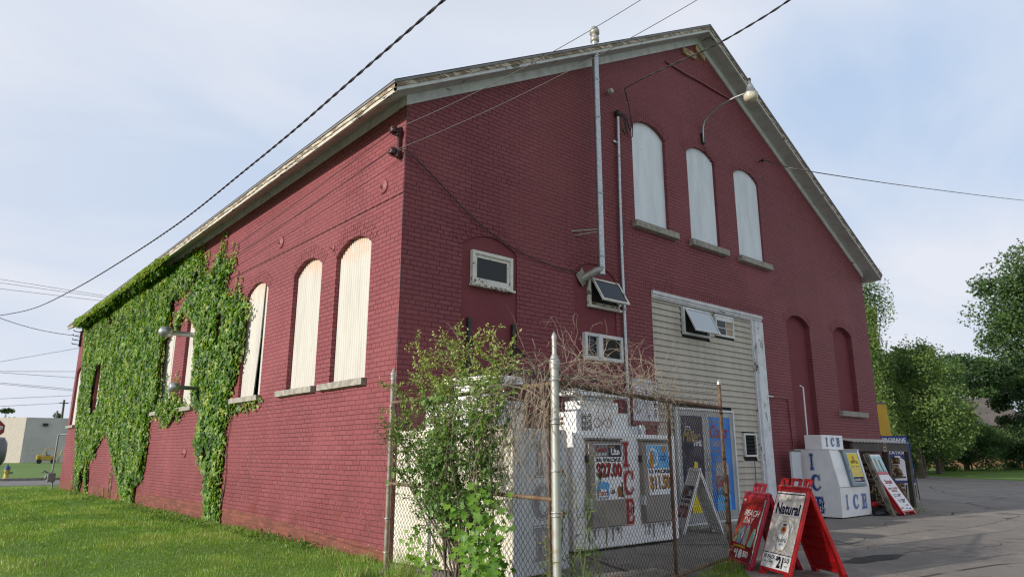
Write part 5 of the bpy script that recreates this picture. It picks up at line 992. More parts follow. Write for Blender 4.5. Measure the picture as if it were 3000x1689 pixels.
mb = MB(); mb.tube([(.35, 1.0, -.05), (.75, 2.1, -.05), (1.7, 2.1, -.05), (2.1, 1.0, -.05)], .05, 'forklift_yellow', 6, M=M); mb.tube([(.35, 1.0, -.85), (.75, 2.1, -.85), (1.7, 2.1, -.85), (2.1, 1.0, -.85)], .05, 'forklift_yellow', 6, M=M); mb.build('overhead_guard', t)
mb = MB(); mb.box(.85, 1.35, 1.05, 1.15, -.7, -.2, 'black_metal', M); mb.box(.85, .95, 1.15, 1.6, -.7, -.2, 'black_metal', M); mb.build('seat', t)
mb = MB(); mb.tube([(2.3, .1, -.2), (2.65, 1.9, -.2)], .07, 'forklift_yellow', 6, M=M); mb.tube([(2.3, .1, -.7), (2.65, 1.9, -.7)], .07, 'forklift_yellow', 6, M=M); mb.build('mast', t)
for x in (.15, 1.75):
    mb = MB(); mb.tube([(x, .32, -.95), (x, .32, .03)], .32, 'black_rubber', 14, M=M); mb.build('wheel', t)
setbase(t, tuple(o_))
t = thing('fire_hydrant', 'yellow fire hydrant with a blue bonnet on the grass across the street', 'hydrant')
c = (-.25, 40.3, 0); mb = MB(); mb.lathe([(.17, 0), (.17, .05), (.12, .06), (.12, .42), (.15, .44), (.15, .48)], c, 'hydrant_yellow', 14); mb.build('barrel', t)
mb = MB(); mb.lathe([(.15, .48), (.14, .58), (.09, .68), (.04, .71), (.04, .77), (.001, .78)], c, 'hydrant_blue', 14); mb.build('bonnet', t)
mb = MB(); mb.tube([(c[0]-.05, c[1]-.0, .33), (c[0]+.28, c[1]-.05, .33)], .06, 'meter_grey', 10); mb.tube([(c[0], c[1], .33), (c[0]-.05, c[1]-.24, .33)], .07, 'hydrant_yellow', 10); mb.build('outlet', t); setbase(t, c)
t = thing('stop_sign', 'red octagonal STOP sign cut by the left edge of the picture', 'sign')
M = M_frame((-2.02, 29.3, 2.40), (1, -.12, 0), (0, 0, 1)); oc = lambda r: [(r*math.cos(R(22.5+45*k)), r*math.sin(R(22.5+45*k))) for k in range(8)]
mb = MB(); mb.prism(oc(.405), -.004, 0, 'ink_white', M); mb.poly(oc(.385), .003, 'stop_red', M); mb.text('STOP', -.30, -.13, .60, .26, 'ink_white', .006, .03, 0, M); mb.build('sign_face', t)
mb = MB(); mb.box(-.03, .03, -2.42, .35, -.05, -.006, 'rusty_tan', M); mb.build('post', t); setbase(t, (-2.02, 29.3, 0))
t = thing('utility_pole', 'dark utility pole behind the pale warehouse beside the brick building', 'pole')
mb = MB(); mb.tube([(13.9, 123, 0), (13.7, 122.6, 9.7)], [.2, .15], 'dark_timber', 8); mb.build('pole', t); mb = MB(); mb.box(13.1, 14.3, 122.5, 122.6, 9.1, 9.25, 'dark_timber'); mb.build('cross_arm', t); setbase(t, (13.9, 123, 0))
t = thing('storage_tank', 'grey round storage tank beside the cream wall at the left edge', 'tank')
mb = MB(); M = Matrix.Translation((1.7, 84, 1.55)) @ Matrix.Rotation(R(90), 4, 'Y'); mb.lathe([(.001, -4.1), (1.0, -4), (1.5, -3.6), (1.5, 1.6), (1.0, 1.9), (.001, 2)], (0, 0, 0), 'tank_grey', 20, M); mb.build('tank_shell', t)
mb = MB(); mb.box(-1.8, -1.4, 83, 85, 0, .7, 'concrete'); mb.build('saddle', t); mb = MB(); mb.box(1.2, 1.6, 83, 85, 0, .7, 'concrete'); mb.build('saddle', t); setbase(t, (1.7, 84, 0))
# ------------------------------------------------------------------ ivy on the side wall
IVY_A = [(9.87, 6.47), (9.24, 6.4), (9.06, 6.12), (8.81, 5.75), (9.19, 5.63), (9.65, 5.52), (10.01, 5.39), (10.64, 5.37), (10.96, 5.32), (11.12, 5.16), (11.43, 4.87), (11.44, 4.68), (11.84, 4.3), (11.73, 3.53), (11.59, 2.85), (11.89, 2.53), (12.42, 2.22), (12.3, 1.42), (12.45, .76), (13.03, .48), (13.07, .0), (14.2, .0), (15.51, .76), (16.59, 1.43), (17.44, 1.99), (18.05, 1.88), (18.85, 1.42), (18.63, 1.27), (19.76, 1.09), (19.41, .59), (19.33, .0), (19.66, .0), (20.17, .74), (20.4, .57), (20.72, .0), (21.55, .1), (22.01, .98), (23.0, 2.4), (23.3, 3.4), (23.5, 4.93), (24.2, 6.38), (23.63, 6.51), (20.93, 6.5), (16.44, 6.5), (12.92, 6.5)]
IVY_B = [(7.9, 6.21), (7.75, 6.14), (7.6, 5.74), (7.15, 5.61), (7.05, 5.71), (6.78, 5.59), (6.98, 5.37), (7.26, 5.13), (7.2, 4.89), (6.68, 4.71), (6.67, 4.96), (6.43, 4.8), (6.27, 4.61), (5.89, 4.52), (5.76, 4.25), (5.6, 4.17), (5.86, 4.11), (5.81, 3.62), (5.92, 3.22), (6.11, 2.82), (6.32, 2.53), (5.77, 2.36), (4.72, 2.37), (4.65, 2.28), (5.46, 2.18), (6.02, 2.2), (6.46, 1.96), (6.38, 1.41), (6.42, .91), (6.31, .23), (6.3, 0), (7.29, 0), (7.28, .27), (7.56, .99), (8.02, 1.25), (8.49, 1.58), (8.31, 1.85), (8.24, 2.19), (8.9, 2.51), (9.1, 2.89), (9.1, 3.36), (9.15, 3.85), (9.2, 4.27), (9.6, 4.55), (10.28, 4.80), (10.7, 4.35), (11.1, 4.55), (11.14, 4.9), (10.47, 5.2), (10.01, 5.39), (9.64, 5.78), (9.05, 5.8), (8.69, 5.56), (8.14, 5.83)]
IVY_C = [(10.4, 3.6), (10.25, 3.05), (10.3, 3.02), (9.97, 2.72), (9.17, 2.46), (9.52, 2.33), (9.75, 2.13), (10.55, 2.02), (11.02, 2.06), (11.79, 2.2), (12.16, 2.48), (11.76, 2.69), (11.09, 2.79), (11.22, 3.39), (10.99, 3.37), (10.81, 2.87), (10.45, 2.76)]
IVY_HOLES = [[(19.3, 2.9), (20.5, 2.6), (20.9, 3.6), (20.6, 4.5), (19.5, 4.6)], [(7.2, 3.5), (7.55, 3.6), (7.6, 4.5), (7.15, 4.45)], [(18.9, 5.6), (19.8, 6.3), (19.5, 6.4), (18.7, 5.9)]]
def n3(P, s, o=0.): return np.array([noise.noise(Vector((p[0]*s+o, p[1]*s-o, o))) for p in P])
def edge_dist(P, poly):
    d = np.full(len(P), 9.)
    for i in range(len(poly)):
        a = np.array(poly[i-1]); b = np.array(poly[i]); ab = b-a; t = np.clip(((P-a)@ab)/(ab@ab+1e-9), 0, 1); d = np.minimum(d, np.hypot(*(P-a-t[:, None]*ab).T))
    return d
def ivy(label, poly, dens, strands=()):
    t = thing('ivy_vine', label, 'ivy', 'ivy climbing the side wall')
    P_ = np.array(poly); lo, hi = P_.min(0), P_.max(0); n = int((hi[0]-lo[0])*(hi[1]-lo[1])*dens)
    Q = RNG.uniform(lo, hi, (n, 2)); jit = RNG.normal(0, .05, Q.shape); ok = inpoly(Q+jit, poly); Q = Q[ok]
    for hp in IVY_HOLES: Q = Q[~inpoly(Q+RNG.normal(0, .04, Q.shape), hp)]
    # bare spots
    hol = n3(Q, 1.1, 5.); ed = edge_dist(Q, poly); keep = (hol > -.45) | (ed > .5); keep &= RNG.random(len(Q)) < .55+ed*3; Q = Q[keep]; ed = ed[keep]
    clump = n3(Q, 2.2, 1.)+.6*n3(Q, 5.5, 3.)
    dep = .03+np.minimum(ed, .35)*.30*(.75+clump*.35)*RNG.uniform(.3, 1.15, len(Q)); dep = np.maximum(dep, .02)
    pos = np.stack([-dep, Q[:, 0]-dep*(Q[:, 0]-2)*.20, Q[:, 1]-dep*(Q[:, 1]-1.4)*.2*np.clip(Q[:, 1], 0, 1)], 1)   # thick parts bulge towards the near side
    m = len(Q); nr = np.stack([-np.ones(m), RNG.normal(0, .35, m), RNG.normal(.35, .35, m)], 1); tip = np.stack([-.25+RNG.normal(0, .2, m), RNG.normal(-.1, .45, m), -np.ones(m)+RNG.normal(0, .3, m)], 1)
    sc = RNG.uniform(.06, .125, m)*np.where(ed < .12, .7, 1.)
    k = clump*.7+RNG.normal(0, .42, m)+np.where(Q[:, 1] > 5.6, .1, 0); mi = np.digitize(k, [-.30, .16, .62, .95]); mi = np.where((ed < .10) & (RNG.random(m) < .25), 3, np.minimum(mi, 3))
    mi = np.where((ed < .06) & (Q[:, 1] > 4.4) & (RNG.random(m) < .3), 4, mi)
    scatter('foliage', *IVYLEAF, pos, basis(tip, nr), sc, ['ivy_dark', 'ivy_mid', 'ivy_light', 'ivy_young', 'ivy_red'], mi, t)
    mb = MB()
    for s_ in strands:
        y, z0, z1 = s_; P2_ = [(-.02, y+.06*math.sin(k*.9+y)+.02*k*math.sin(y*3), z0+(z1-z0)*k/14) for k in range(15)]; mb.tube(P2_, [.014-.0006*k for k in range(15)], 'bark', 5)
    if strands: mb.build('stem', t)
    c = P_.mean(0); setbase(t, (0, float(c[0]), 0)); return t
ivy('large ivy mass covering the far half of the side wall up to the eave', IVY_A, 820, [(13.4, 0, 3), (13.7, 0, 3.4), (19.4, 0, 2), (21, 0, 3), (16.2, 0, 1.8)])
ivy('tall ivy column between the boarded windows with a trunk of leaves reaching the grass', IVY_B, 800, [(6.7, 0, 3.2), (6.95, 0, 2.5), (7.05, 0, 3.8), (6.25, 0, 2.4)])
ivy('small ivy clump hanging below the window sill under the vent pipes', IVY_C, 620)
def shoot(y, z0, z1, n, pos_, tipl, sz=.05):
    pass
# thin shoots at the upper edge of the ivy
def sprigs(label, items):
    t = thing('ivy_vine', label, 'ivy', 'ivy climbing the side wall'); pos = []; mb = MB()
    for (y, z0, z1, w) in items:
        ph = random.random()*6; P_ = [(-.015, y+w*math.sin(k*.8+ph), z0+(z1-z0)*k/12) for k in range(13)]; mb.tube(P_, .004, 'bark', 4)
        for k in range(int((z1-z0)*46)): a = random.random(); i = a*12; j = min(int(i), 11); q = P_[j]; pos.append((-.03-random.random()*.03, q[1]+random.uniform(-.07, .07)*(1.2-a), z0+(z1-z0)*a))
    m = len(pos); nr = np.stack([-np.ones(m), RNG.normal(0, .4, m), RNG.normal(.3, .3, m)], 1); tip = np.stack([np.full(m, -.2), RNG.normal(0, .5, m), -np.ones(m)], 1)
    scatter('foliage', *IVYLEAF, np.array(pos), basis(tip, nr), RNG.uniform(.03, .06, m), ['ivy_light', 'ivy_young', 'ivy_red'], RNG.integers(0, 3, m), t); mb.build('stem', t); setbase(t, (0, items[0][0], items[0][1])); return t
sprigs('thin young ivy shoots climbing above the ivy column toward the eave', [(7.75, 5.7, 6.35, .03), (7.55, 5.6, 6.3, .03), (7.05, 5.3, 5.95, .04), (6.8, 5.2, 5.85, .04), (6.6, 4.6, 5.2, .03), (8.3, 5.6, 5.95, .03), (6.3, 4.5, 5.0, .03), (8.75, 5.4, 6.2, .04)])
sprigs('short ivy strands low on the red wall between the big ivy legs', [(15.9, 0.0, .85, .03), (14.9, 0, .5, .03), (16.8, 0, .35, .03), (22.1, 0, 1.3, .03), (21.9, .1, 1.1, .03)])
# ivy spilling over the eave
t = thing('ivy_vine', 'bright ivy spilling over the eave fascia above the ivy wall', 'ivy', 'ivy climbing the side wall')
N_ = 8500; y = RNG.uniform(10.6, 23.2, N_); am = np.array([.5+.9*noise.noise(Vector((a*.55, 2.2, 0)))+.5*noise.noise(Vector((a*1.6, 5, 0))) for a in y]); am = np.clip(am+.0, 0, 1)*np.clip((y-10.4)/1.5, 0, 1); am = np.where((y > 19.6) & (y < 21.2), am*.25, am)
keep = RNG.random(N_) < am; y = y[keep]; am = am[keep]; m = len(y); th = RNG.uniform(-1.0, 2.4, m); r = .04+.10*am*RNG.random(m)
pos = np.stack([-.44-r*np.cos(th-.5)*.9, y, 6.33+r*1.1*np.sin(th-.35)], 1); inner = RNG.random(m) < .35; pos[inner, 0] = RNG.uniform(-.42, -.05, inner.sum()); pos[inner, 2] = RNG.uniform(6.15, 6.36, inner.sum())
nr = np.stack([-np.ones(m), RNG.normal(0, .5, m), RNG.normal(.8, .4, m)], 1); tip = np.stack([-.5+RNG.normal(0, .3, m), RNG.normal(0, .5, m), -np.ones(m)*.8], 1)
scatter('foliage', *IVYLEAF, pos, basis(tip, nr), RNG.uniform(.07, .125, m), ['ivy_mid', 'ivy_light', 'ivy_young'], np.where(inner, 0, RNG.choice([0, 1, 2, 2], m)), t); setbase(t, (-.4, 17, 6.3))
# ------------------------------------------------------------------ bush, sapling, dry vines at the fence
def branchy(mb, root, tips, mat, r0=.012, jit=.12, seg=9, rj=.18):
    out = []
    for tp in tips:
        a = Vector(root)+Vector((random.uniform(-rj, rj), random.uniform(-rj, rj), 0)); b = Vector(tp); P_ = []; ph = random.random()*6; ph2 = random.random()*6
        for k in range(seg+1):
            u = k/seg; q = a.lerp(b, u); q.z = a.z+(b.z-a.z)*(u**.8); q += Vector((math.sin(u*5+ph), math.cos(u*4+ph2), 0))*jit*math.sin(u*math.pi)*.6; P_.append(q)
        mb.tube(P_, [max(.0018, r0*(1-.85*k/seg)) for k in range(seg+1)], mat, 5, cap=False); out.append(P_)
    return out
def twigs_leaves(mb, lines, n, ln, mat, leaf_n, spread=.9, up=.5, lo=.3):
    pts = []; dirs = []
    for P_ in lines:
        for _ in range(n):
            u = lo+(1-lo)*random.random()**.8; i = min(int(u*(len(P_)-1)), len(P_)-2); a = P_[i].lerp(P_[i+1], u*(len(P_)-1)-i); d = Vector((random.gauss(0, spread), random.gauss(0, spread), random.gauss(up, .5))).normalized(); L_ = ln*random.uniform(.5, 1.2)
            Q = [a+d*L_*j/4+Vector((0, 0, -.12*L_*(j/4)**2)) for j in range(5)]; mb.tube(Q, [.0022, .002, .0018, .0014, .001], mat, 3, cap=False)
            for k in range(leaf_n):
                v = (k+random.random())/leaf_n; q = a+d*L_*v; pts.append(q+Vector((random.gauss(0, .012), random.gauss(0, .012), random.gauss(0, .012)))); dirs.append(d)
    return pts, dirs
t = thing('bush', 'tall wild bush with small leaves growing through the fence in front of the ice box', 'bush')
mb = MB(); root = (-.86, -2.75, 0)
tips = [(-.75, -1.62, 2.6), (-.8, -1.75, 2.35), (-.7, -2.1, 2.45), (-.8, -2.35, 2.5), (-.85, -2.55, 2.55), (-.8, -2.8, 2.42), (-.8, -3.05, 2.35), (-.85, -3.35, 2.3), (-.85, -.95, 1.66), (-.9, -1.15, 1.80), (-.9, -1.25, 1.75), (-.85, -1.4, 2.1), (-.95, -1.6, 1.55), (-.9, -1.9, 1.6), (-.95, -2.2, 1.9), (-.9, -2.6, 2.0), (-.75, -2.9, 2.1), (-1.0, -2.3, 1.3), (-.6, -2.4, 2.2), (-.55, -2.0, 2.1), (-.9, -2.3, 1.2), (-.85, -2.95, 1.5), (-.8, -3.0, 1.7), (-1.0, -1.2, 1.6), (-.9, -2.45, 1.7), (-.7, -2.7, 1.9)]
L1 = branchy(mb, root, tips, 'bark', .013); pts, dirs = twigs_leaves(mb, L1, 34, .28, 'bark', 23); mb.build('branches', t)
pts_ = [(p, d) for p, d in zip(pts, dirs) if p.z > 1.42-(-p.y-1.6)*1.35+random.gauss(0, .06) or p.y < -3.3]; pts = [a for a, _ in pts_]; dirs = [b for _, b in pts_]
m = len(pts); pos = np.array([tuple(p) for p in pts]); dd_ = np.array([tuple(p) for p in dirs]); tip = dd_+RNG.normal(0, .7, (m, 3)); nr = RNG.normal(0, .5, (m, 3))+np.array([-.4, -.3, .8])
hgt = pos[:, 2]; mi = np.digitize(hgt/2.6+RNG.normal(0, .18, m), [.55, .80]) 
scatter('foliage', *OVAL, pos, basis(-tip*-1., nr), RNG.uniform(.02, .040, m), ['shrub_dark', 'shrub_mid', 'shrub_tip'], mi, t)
ex = RNG.integers(0, m, 420); pe = pos[ex]+RNG.normal(0, .05, (420, 3)); low = (pe[:, 2] < 2.0) & (pe[:, 1] < -1.9); pe = pe[low]; k = len(pe)
scatter('broad_leaves', *OVAL, pe, basis(np.stack([RNG.normal(-.3, .3, k), RNG.normal(0, .5, k), -np.ones(k)], 1), np.stack([-np.ones(k), -.6*np.ones(k), RNG.normal(.5, .3, k)], 1)), RNG.uniform(.045, .08, k), ['shrub_mid', 'ivy_mid', 'maple_mid'], RNG.integers(0, 3, k), t)
setbase(t, root)
t = thing('maple_sapling', 'young maple sapling with bright lobed leaves in front of the fence', 'sapling')
mb = MB(); root = (-.95, -3.15, 0); L1 = branchy(mb, root, [(-.85, -3.0, 1.22), (-.9, -3.25, 1.15), (-1.0, -2.85, 1.0), (-.95, -3.35, .95), (-1.05, -3.1, .85), (-.9, -2.7, .75), (-1., -3.3, .6)], 'stem_green', .009, rj=.004)
mb.build('stem', t); pp = []
for P_ in L1:
    for _ in range(42): u = .15+.75*random.random(); i = min(int(u*9), 8); pp.append(tuple(P_[i].lerp(P_[i+1], u*9-i)+Vector((random.gauss(-.03, .07), random.gauss(0, .09), random.gauss(0, .05)))))
k = len(pp); scatter('foliage', *MAPLE, np.array(pp), basis(np.stack([RNG.normal(-.5, .4, k), RNG.normal(-.1, .5, k), RNG.normal(-.9, .3, k)], 1), np.stack([-np.ones(k), -.7+RNG.normal(0, .3, k), RNG.normal(.7, .3, k)], 1)), RNG.uniform(.04, .075, k), ['maple_light', 'maple_mid'], (RNG.random(k) < .5).astype(int), t); setbase(t, root)
t = thing('maple_sapling', 'small low maple seedling at the foot of the fence by the corner', 'sapling')
mb = MB(); root = (-.85, -2.05, 0); L1 = branchy(mb, root, [(-.85, -1.95, .68), (-.9, -2.2, .5), (-.8, -1.8, .4)], 'stem_green', .005, rj=.002); mb.build('stem', t); pp = []
for P_ in L1:
    for _ in range(14): u = .5+.5*random.random(); i = min(int(u*9), 8); pp.append(tuple(P_[i]+Vector((random.gauss(0, .05), random.gauss(0, .06), random.gauss(0, .04)))))
k = len(pp); scatter('foliage', *MAPLE, np.array(pp), basis(np.stack([RNG.normal(-.5, .4, k), RNG.normal(0, .5, k), RNG.normal(-.8, .3, k)], 1), np.stack([-np.ones(k), -.7+RNG.normal(0, .3, k), RNG.normal(.7, .3, k)], 1)), RNG.uniform(.04, .07, k), ['maple_light'], np.zeros(k, int), t); setbase(t, root)
# dry vine tangle over the rail near the tall post
t = thing('dry_vine', 'tangle of dry brown vines draped over the fence rail around the tall post', 'vine')
mb = MB(); rs = random.Random(5)
def walk(p, d, n, st, r, grav=-.02, curl=.55):
    P_ = [Vector(p)]; d = Vector(d).normalized()
    for _ in range(n):
        d = (d+Vector((rs.gauss(0, curl), rs.gauss(0, curl), rs.gauss(grav, curl)))*.5).normalized(); P_.append(P_[-1]+d*st)
    mb.tube(P_, [r*(1-.7*k/n) for k in range(n+1)], 'twig_tan', 4, cap=False)
for k in range(230):
    u = rs.random()**1.2*.58; p = P2.lerp(P3, u)+Vector((rs.gauss(0, .08), rs.gauss(0, .08), rs.uniform(1.90, 2.24-.30*u))); walk(p, (rs.gauss(.4, .6), rs.gauss(0, .4), rs.gauss(.2, .6)), rs.randint(8, 20), .045, .0032)
for k in range(150):
    u = rs.random()*.30; p = P2.lerp(P1, u)+Vector((rs.gauss(0, .08), rs.gauss(0, .08), rs.uniform(1.7, 2.2))); walk(p, (rs.gauss(-.1, .3), rs.gauss(.3, .5), rs.gauss(-.5, .6)), rs.randint(10, 24), .055, .0034, -.12, .35)
for k in range(70):
    u = rs.random()*.3; p = P2.lerp(P1, u)+Vector((rs.gauss(0, .05), 0, 1.98)); walk(p, (0, rs.gauss(.1, .2), -1), rs.randint(12, 24), .05, .0028, -.3, .22)
mb.build('stems', t); setbase(t, tuple(P2))
# weeds
t = thing('flowering_weed', 'tall wispy weeds with yellow flowers beside the tall fence post', 'weed')
mb = MB(); pf = []; pl = []
for k in range(20):
    r_ = (P2.x+random.uniform(-.25, .75), P2.y+random.uniform(-.12, .45), 0); P_ = branchy(mb, r_, [(r_[0]+random.gauss(.02, .12), r_[1]+random.gauss(0, .12), random.uniform(.55, 1.35))], 'stem_green', .0045, .1)[0]
    for _ in range(26): u = .1+.8*random.random(); i = min(int(u*9), 8); pl.append(tuple(P_[i].lerp(P_[i+1], u*9-i)))
    for _ in range(4): q = P_[-1]+Vector((random.gauss(0, .05), random.gauss(0, .05), random.gauss(0, .05))); mb.tube([P_[-2], q], .0015, 'stem_green', 3); pf.append(q)
mb.build('stem', t); k = len(pl); scatter('foliage', *OVAL, np.array(pl), basis(RNG.normal(0, 1, (k, 3))+[0, 0, .2], RNG.normal(0, 1, (k, 3))), np.stack([RNG.uniform(.010, .018, k), RNG.uniform(.05, .10, k), np.full(k, .03)], 1), ['weed_green', 'shrub_mid'], RNG.integers(0, 2, k), t)
mb = MB()
for q in pf[::2]:
    for a in range(4): d = Vector((math.cos(a*1.57), math.sin(a*1.57), .3))*.014; mb.add([q, q+d+Vector((0, 0, .004)), q+d.cross(Vector((0, 0, 1)))*.6+d*.6], [(0, 1, 2)], 'flower_yellow')
mb.build('flowers', t)['kind'] = 'stuff'; setbase(t, (P2.x+.2, P2.y+.1, 0))
# ------------------------------------------------------------------ grass
BL_T = ([(-.5, 0, 0), (.5, 0, 0), (.15, .12, .62), (-.15, .12, .62), (0, .38, 1)], [(0, 1, 2, 3), (3, 2, 4)])
def blades(name, P_, h, w, mats, mi, label, cat='grass'):
    m = len(P_); a = RNG.uniform(0, 2*np.pi, m); c, s = np.cos(a), np.sin(a); z = np.zeros(m); o = np.ones(m); lean = RNG.normal(0, .25, m)
    rot = np.stack([np.stack([c, -s, lean*c], 1), np.stack([s, c, lean*s], 1), np.stack([z, z, o], 1)], 1)
    o_ = scatter(name, *BL_T, np.stack([P_[:, 0], P_[:, 1], np.zeros(m)-.003], 1), rot, np.stack([w, h, h], 1), mats, mi); return stuff(tag(o_, label, cat))
cx_, cy_ = CAMPOS.x, CAMPOS.y
LAWN = [(-.02, -.05), (-.02, 27.5), (-9, 28), (-6.5, 14), (-3.70, 8.5), (-3.7, 4.2), (-3.95, 1.0), (-4.1, -4), (-1.6, -5.2), (.8, -5.3), (1.9, -4.1), (3.0, -3.25), (-.60, -3.78), (-.48, -.7)]
def sample(poly, n, far=1.):
    P_ = np.array(poly); lo, hi = P_.min(0), P_.max(0); Q = RNG.uniform(lo, hi, (n, 2)); d = np.hypot(Q[:, 0]-cx_, Q[:, 1]-cy_); keep = (RNG.random(n) < np.clip((7./d)**1.25, 0, 1)); Q = Q[keep]; return Q[inpoly(Q+RNG.normal(0, .03, Q.shape), poly)]
Q = sample(LAWN, 1500000); d = np.hypot(Q[:, 0]-cx_, Q[:, 1]-cy_); pn = n3(Q, .55, 2.)+.6*n3(Q, 2.3, 7.)
Q = Q[(RNG.random(len(Q)) < .9)]; d = np.hypot(Q[:, 0]-cx_, Q[:, 1]-cy_); pn = n3(Q, .55, 2.)+.6*n3(Q, 2.3, 7.); m = len(Q)
h = RNG.uniform(.015, .042, m)*(1+.75*pn)*np.clip(d/9, .8, 1.5); h = np.where(np.abs(Q[:, 0]) < .25, h*1.7, h); w = RNG.uniform(.004, .007, m)*np.clip(d/8, 1, 3)
mi = np.digitize(pn*1.3+RNG.normal(0, .3, m), [-.12, .42]); mi = np.where(RNG.random(m) < .04, 3, mi)
blades('lawn_grass', Q, h, w, ['grass_blade_b', 'grass_blade_a', 'grass_blade_c', 'straw_blade'], mi, 'short mown green lawn beside the side wall and the fence')
def strip(a, b, wd, n, hmin, hmax, name, label, mats=('grass_blade_a', 'grass_blade_b', 'grass_blade_c', 'straw_blade')):
    u = RNG.random(n); a, b = np.array(a), np.array(b); nn = np.array([-(b-a)[1], (b-a)[0]]); nn = nn/np.hypot(*nn); Q = a+(b-a)*u[:, None]+nn*RNG.normal(0, wd, n)[:, None]; kk = n3(Q, 1.8, 4.); keep = kk > -.25; Q = Q[keep]; kk = kk[keep]; n = len(Q)
    return blades(name, Q, RNG.uniform(hmin, hmax, n)*(.8+kk), RNG.uniform(.006, .011, n), list(mats), RNG.integers(0, len(mats), n), label)
strip((-.72, -.6), (-.86, -3.9), .14, 3200, .12, .42, 'tall_grass', 'tall uncut grass along the foot of the fence')
strip((-.7, -3.95), (3.3, -3.0), .09, 2200, .04, .12, 'tall_grass', 'uncut grass along the bottom rail of the gate side of the fence')
strip((2.6, -3.12), (3.0, -3.05), .06, 200, .08, .20, 'tall_grass', 'tuft of long grass beside the red sandwich boards')
strip((-.12, .2), (-.12, 24), .10, 9000, .04, .14, 'tall_grass', 'ragged weeds growing along the foot of the side wall')
strip((13.2, -1.4), (19, 1.2), .25, 1500, .04, .14, 'tall_grass', 'weeds in the asphalt near the leaning boards')
# low weeds at the wall foot
def weeds(poly_line, n, rad, label):
    pos = []
    for (x, y) in poly_line:
        for _ in range(n): pos.append((x+random.gauss(0, rad), y+random.gauss(0, rad*2.5), abs(random.gauss(.04, .04))))
    pos = np.array(pos); pos[:, 0] = np.where(pos[:, 0] > -.03, -.03-RNG.random(len(pos))*.1, pos[:, 0]); k = len(pos); o = scatter('ground_weeds', *OVAL, pos, basis(RNG.normal(0, 1, (k, 3))+[-.3, 0, .3], RNG.normal(0, .6, (k, 3))+[0, 0, 1]), RNG.uniform(.03, .07, k), ['shrub_mid', 'weed_green', 'ivy_mid'], RNG.integers(0, 3, k)); stuff(tag(o, label, 'weeds'))
weeds([(-.16, 2.2), (-.2, 3.4), (-.3, 4.3), (-.4, 6.3), (-.35, 7.4), (-.5, 8.2), (-.3, 9), (-.25, 10.4), (-.2, 12), (-.22, 14), (-.2, 17), (-.2, 20)], 130, .12, 'low leafy weeds at the foot of the side wall')
# ------------------------------------------------------------------ trees
def tree(name, label, base, h, crown, mats, leaf=.2, n=9000, trunk_r=.2, group=None, cat='tree', lobes=16, seed=1, sparse=0.):
    leaf *= .78; n = int(n*1.35)      # crown = (cx, cy, cz, rx, ry, rz) around the base; leaf clumps in lobes
    rs_ = np.random.default_rng(seed); t = thing(name, label, cat, group); bx_, by_ = base; cx, cy, cz, rx, ry, rz = crown
    C_ = []
    for k in range(lobes):
        v = rs_.normal(0, 1, 3); v /= np.linalg.norm(v); r = rs_.uniform(.35, .95); C_.append((cx+v[0]*rx*r, cy+v[1]*ry*r, cz+v[2]*rz*r, rs_.uniform(.16, .42)))
    C_ = np.array(C_); idx = rs_.integers(0, lobes, n); v = rs_.normal(0, 1, (n, 3)); v /= np.linalg.norm(v, axis=1, keepdims=True); rad = C_[idx, 3]*(rs_.random(n)**.45); v2 = v*rad[:, None]*np.array([rx, ry, rz*.8])*1.25
    v2 *= (1+.35*np.array([noise.noise(Vector(tuple(a*3+i*.7))) for a, i in zip(v, idx)]))[:, None]
    pos = C_[idx, :3]+v2; pos[:, 0] += bx_; pos[:, 1] += by_; pos = pos[pos[:, 2] > .05]; n = len(pos)
    if sparse: pos = pos[np.array([noise.noise(Vector((p[0]*.9, p[1]*.9, p[2]*.9))) for p in pos]) > sparse-.5]; n = len(pos)
    tip = rs_.normal(0, .6, (n, 3))+[0, 0, -.7]; nr = rs_.normal(0, .7, (n, 3))+[-.2, 0, .6]
    k = np.array([noise.noise(Vector((p[0]*.7, p[1]*.7, p[2]*.7))) for p in pos])+rs_.normal(0, .2, n); mi = np.digitize(k, [-.1, .25])
    scatter('crown', *MAPLE, pos, basis(tip, nr), rs_.uniform(.6, 1.2, n)*leaf, mats, mi, t)
    mb = MB(); mb.tube([(bx_, by_, -.1), (bx_+cx*.3, by_+cy*.3, cz*.45), (bx_+cx*.8, by_+cy*.8, cz*.9), (bx_+cx, by_+cy, cz+rz*.5)], [trunk_r, trunk_r*.75, trunk_r*.5, trunk_r*.15], 'bark', 8)
    for k in range(min(lobes, 12)): a = Vector((bx_+cx*.5, by_+cy*.5, cz*rs_.uniform(.5, .9))); b = Vector((bx_+C_[k, 0], by_+C_[k, 1], C_[k, 2])); mb.tube([a, a.lerp(b, .5)+Vector((0, 0, .2)), b], [trunk_r*.4, trunk_r*.22, trunk_r*.08], 'bark', 5, cap=False)
    mb.build('trunk', t); setbase(t, (bx_, by_, 0)); return t
TM = ['tree_dark', 'tree_mid', 'tree_light']; GT = 'trees behind the parking lot'
tree('broadleaf_tree', 'tall dark broadleaf tree at the right edge reaching high above the others', (77.6, 6.0), 22, (0, 0, 15.2, 7.4, 7.4, 7.4), ['tree_dark', 'tree_mid', 'tree_mid'], .30, 23000, .45, GT, lobes=60, seed=3)
tree('broadleaf_tree', 'bright green tree standing right behind the corner of the brick building', (40.6, 7.8), 9.0, (0, 0, 4.6, 3.0, 3.0, 4.0), ['tree_mid', 'tree_light', 'tree_light'], .14, 22000, .2, GT, lobes=44, seed=8)
tree('broadleaf_tree', 'slender pale tree just peeking past the brick corner behind the bright tree', (36.2, 7.9), 11.5, (0, 0, 6.8, 1.5, 1.5, 4.6), ['tree_mid', 'tree_light', 'tree_light'], .12, 15000, .15, GT, lobes=30, seed=12)
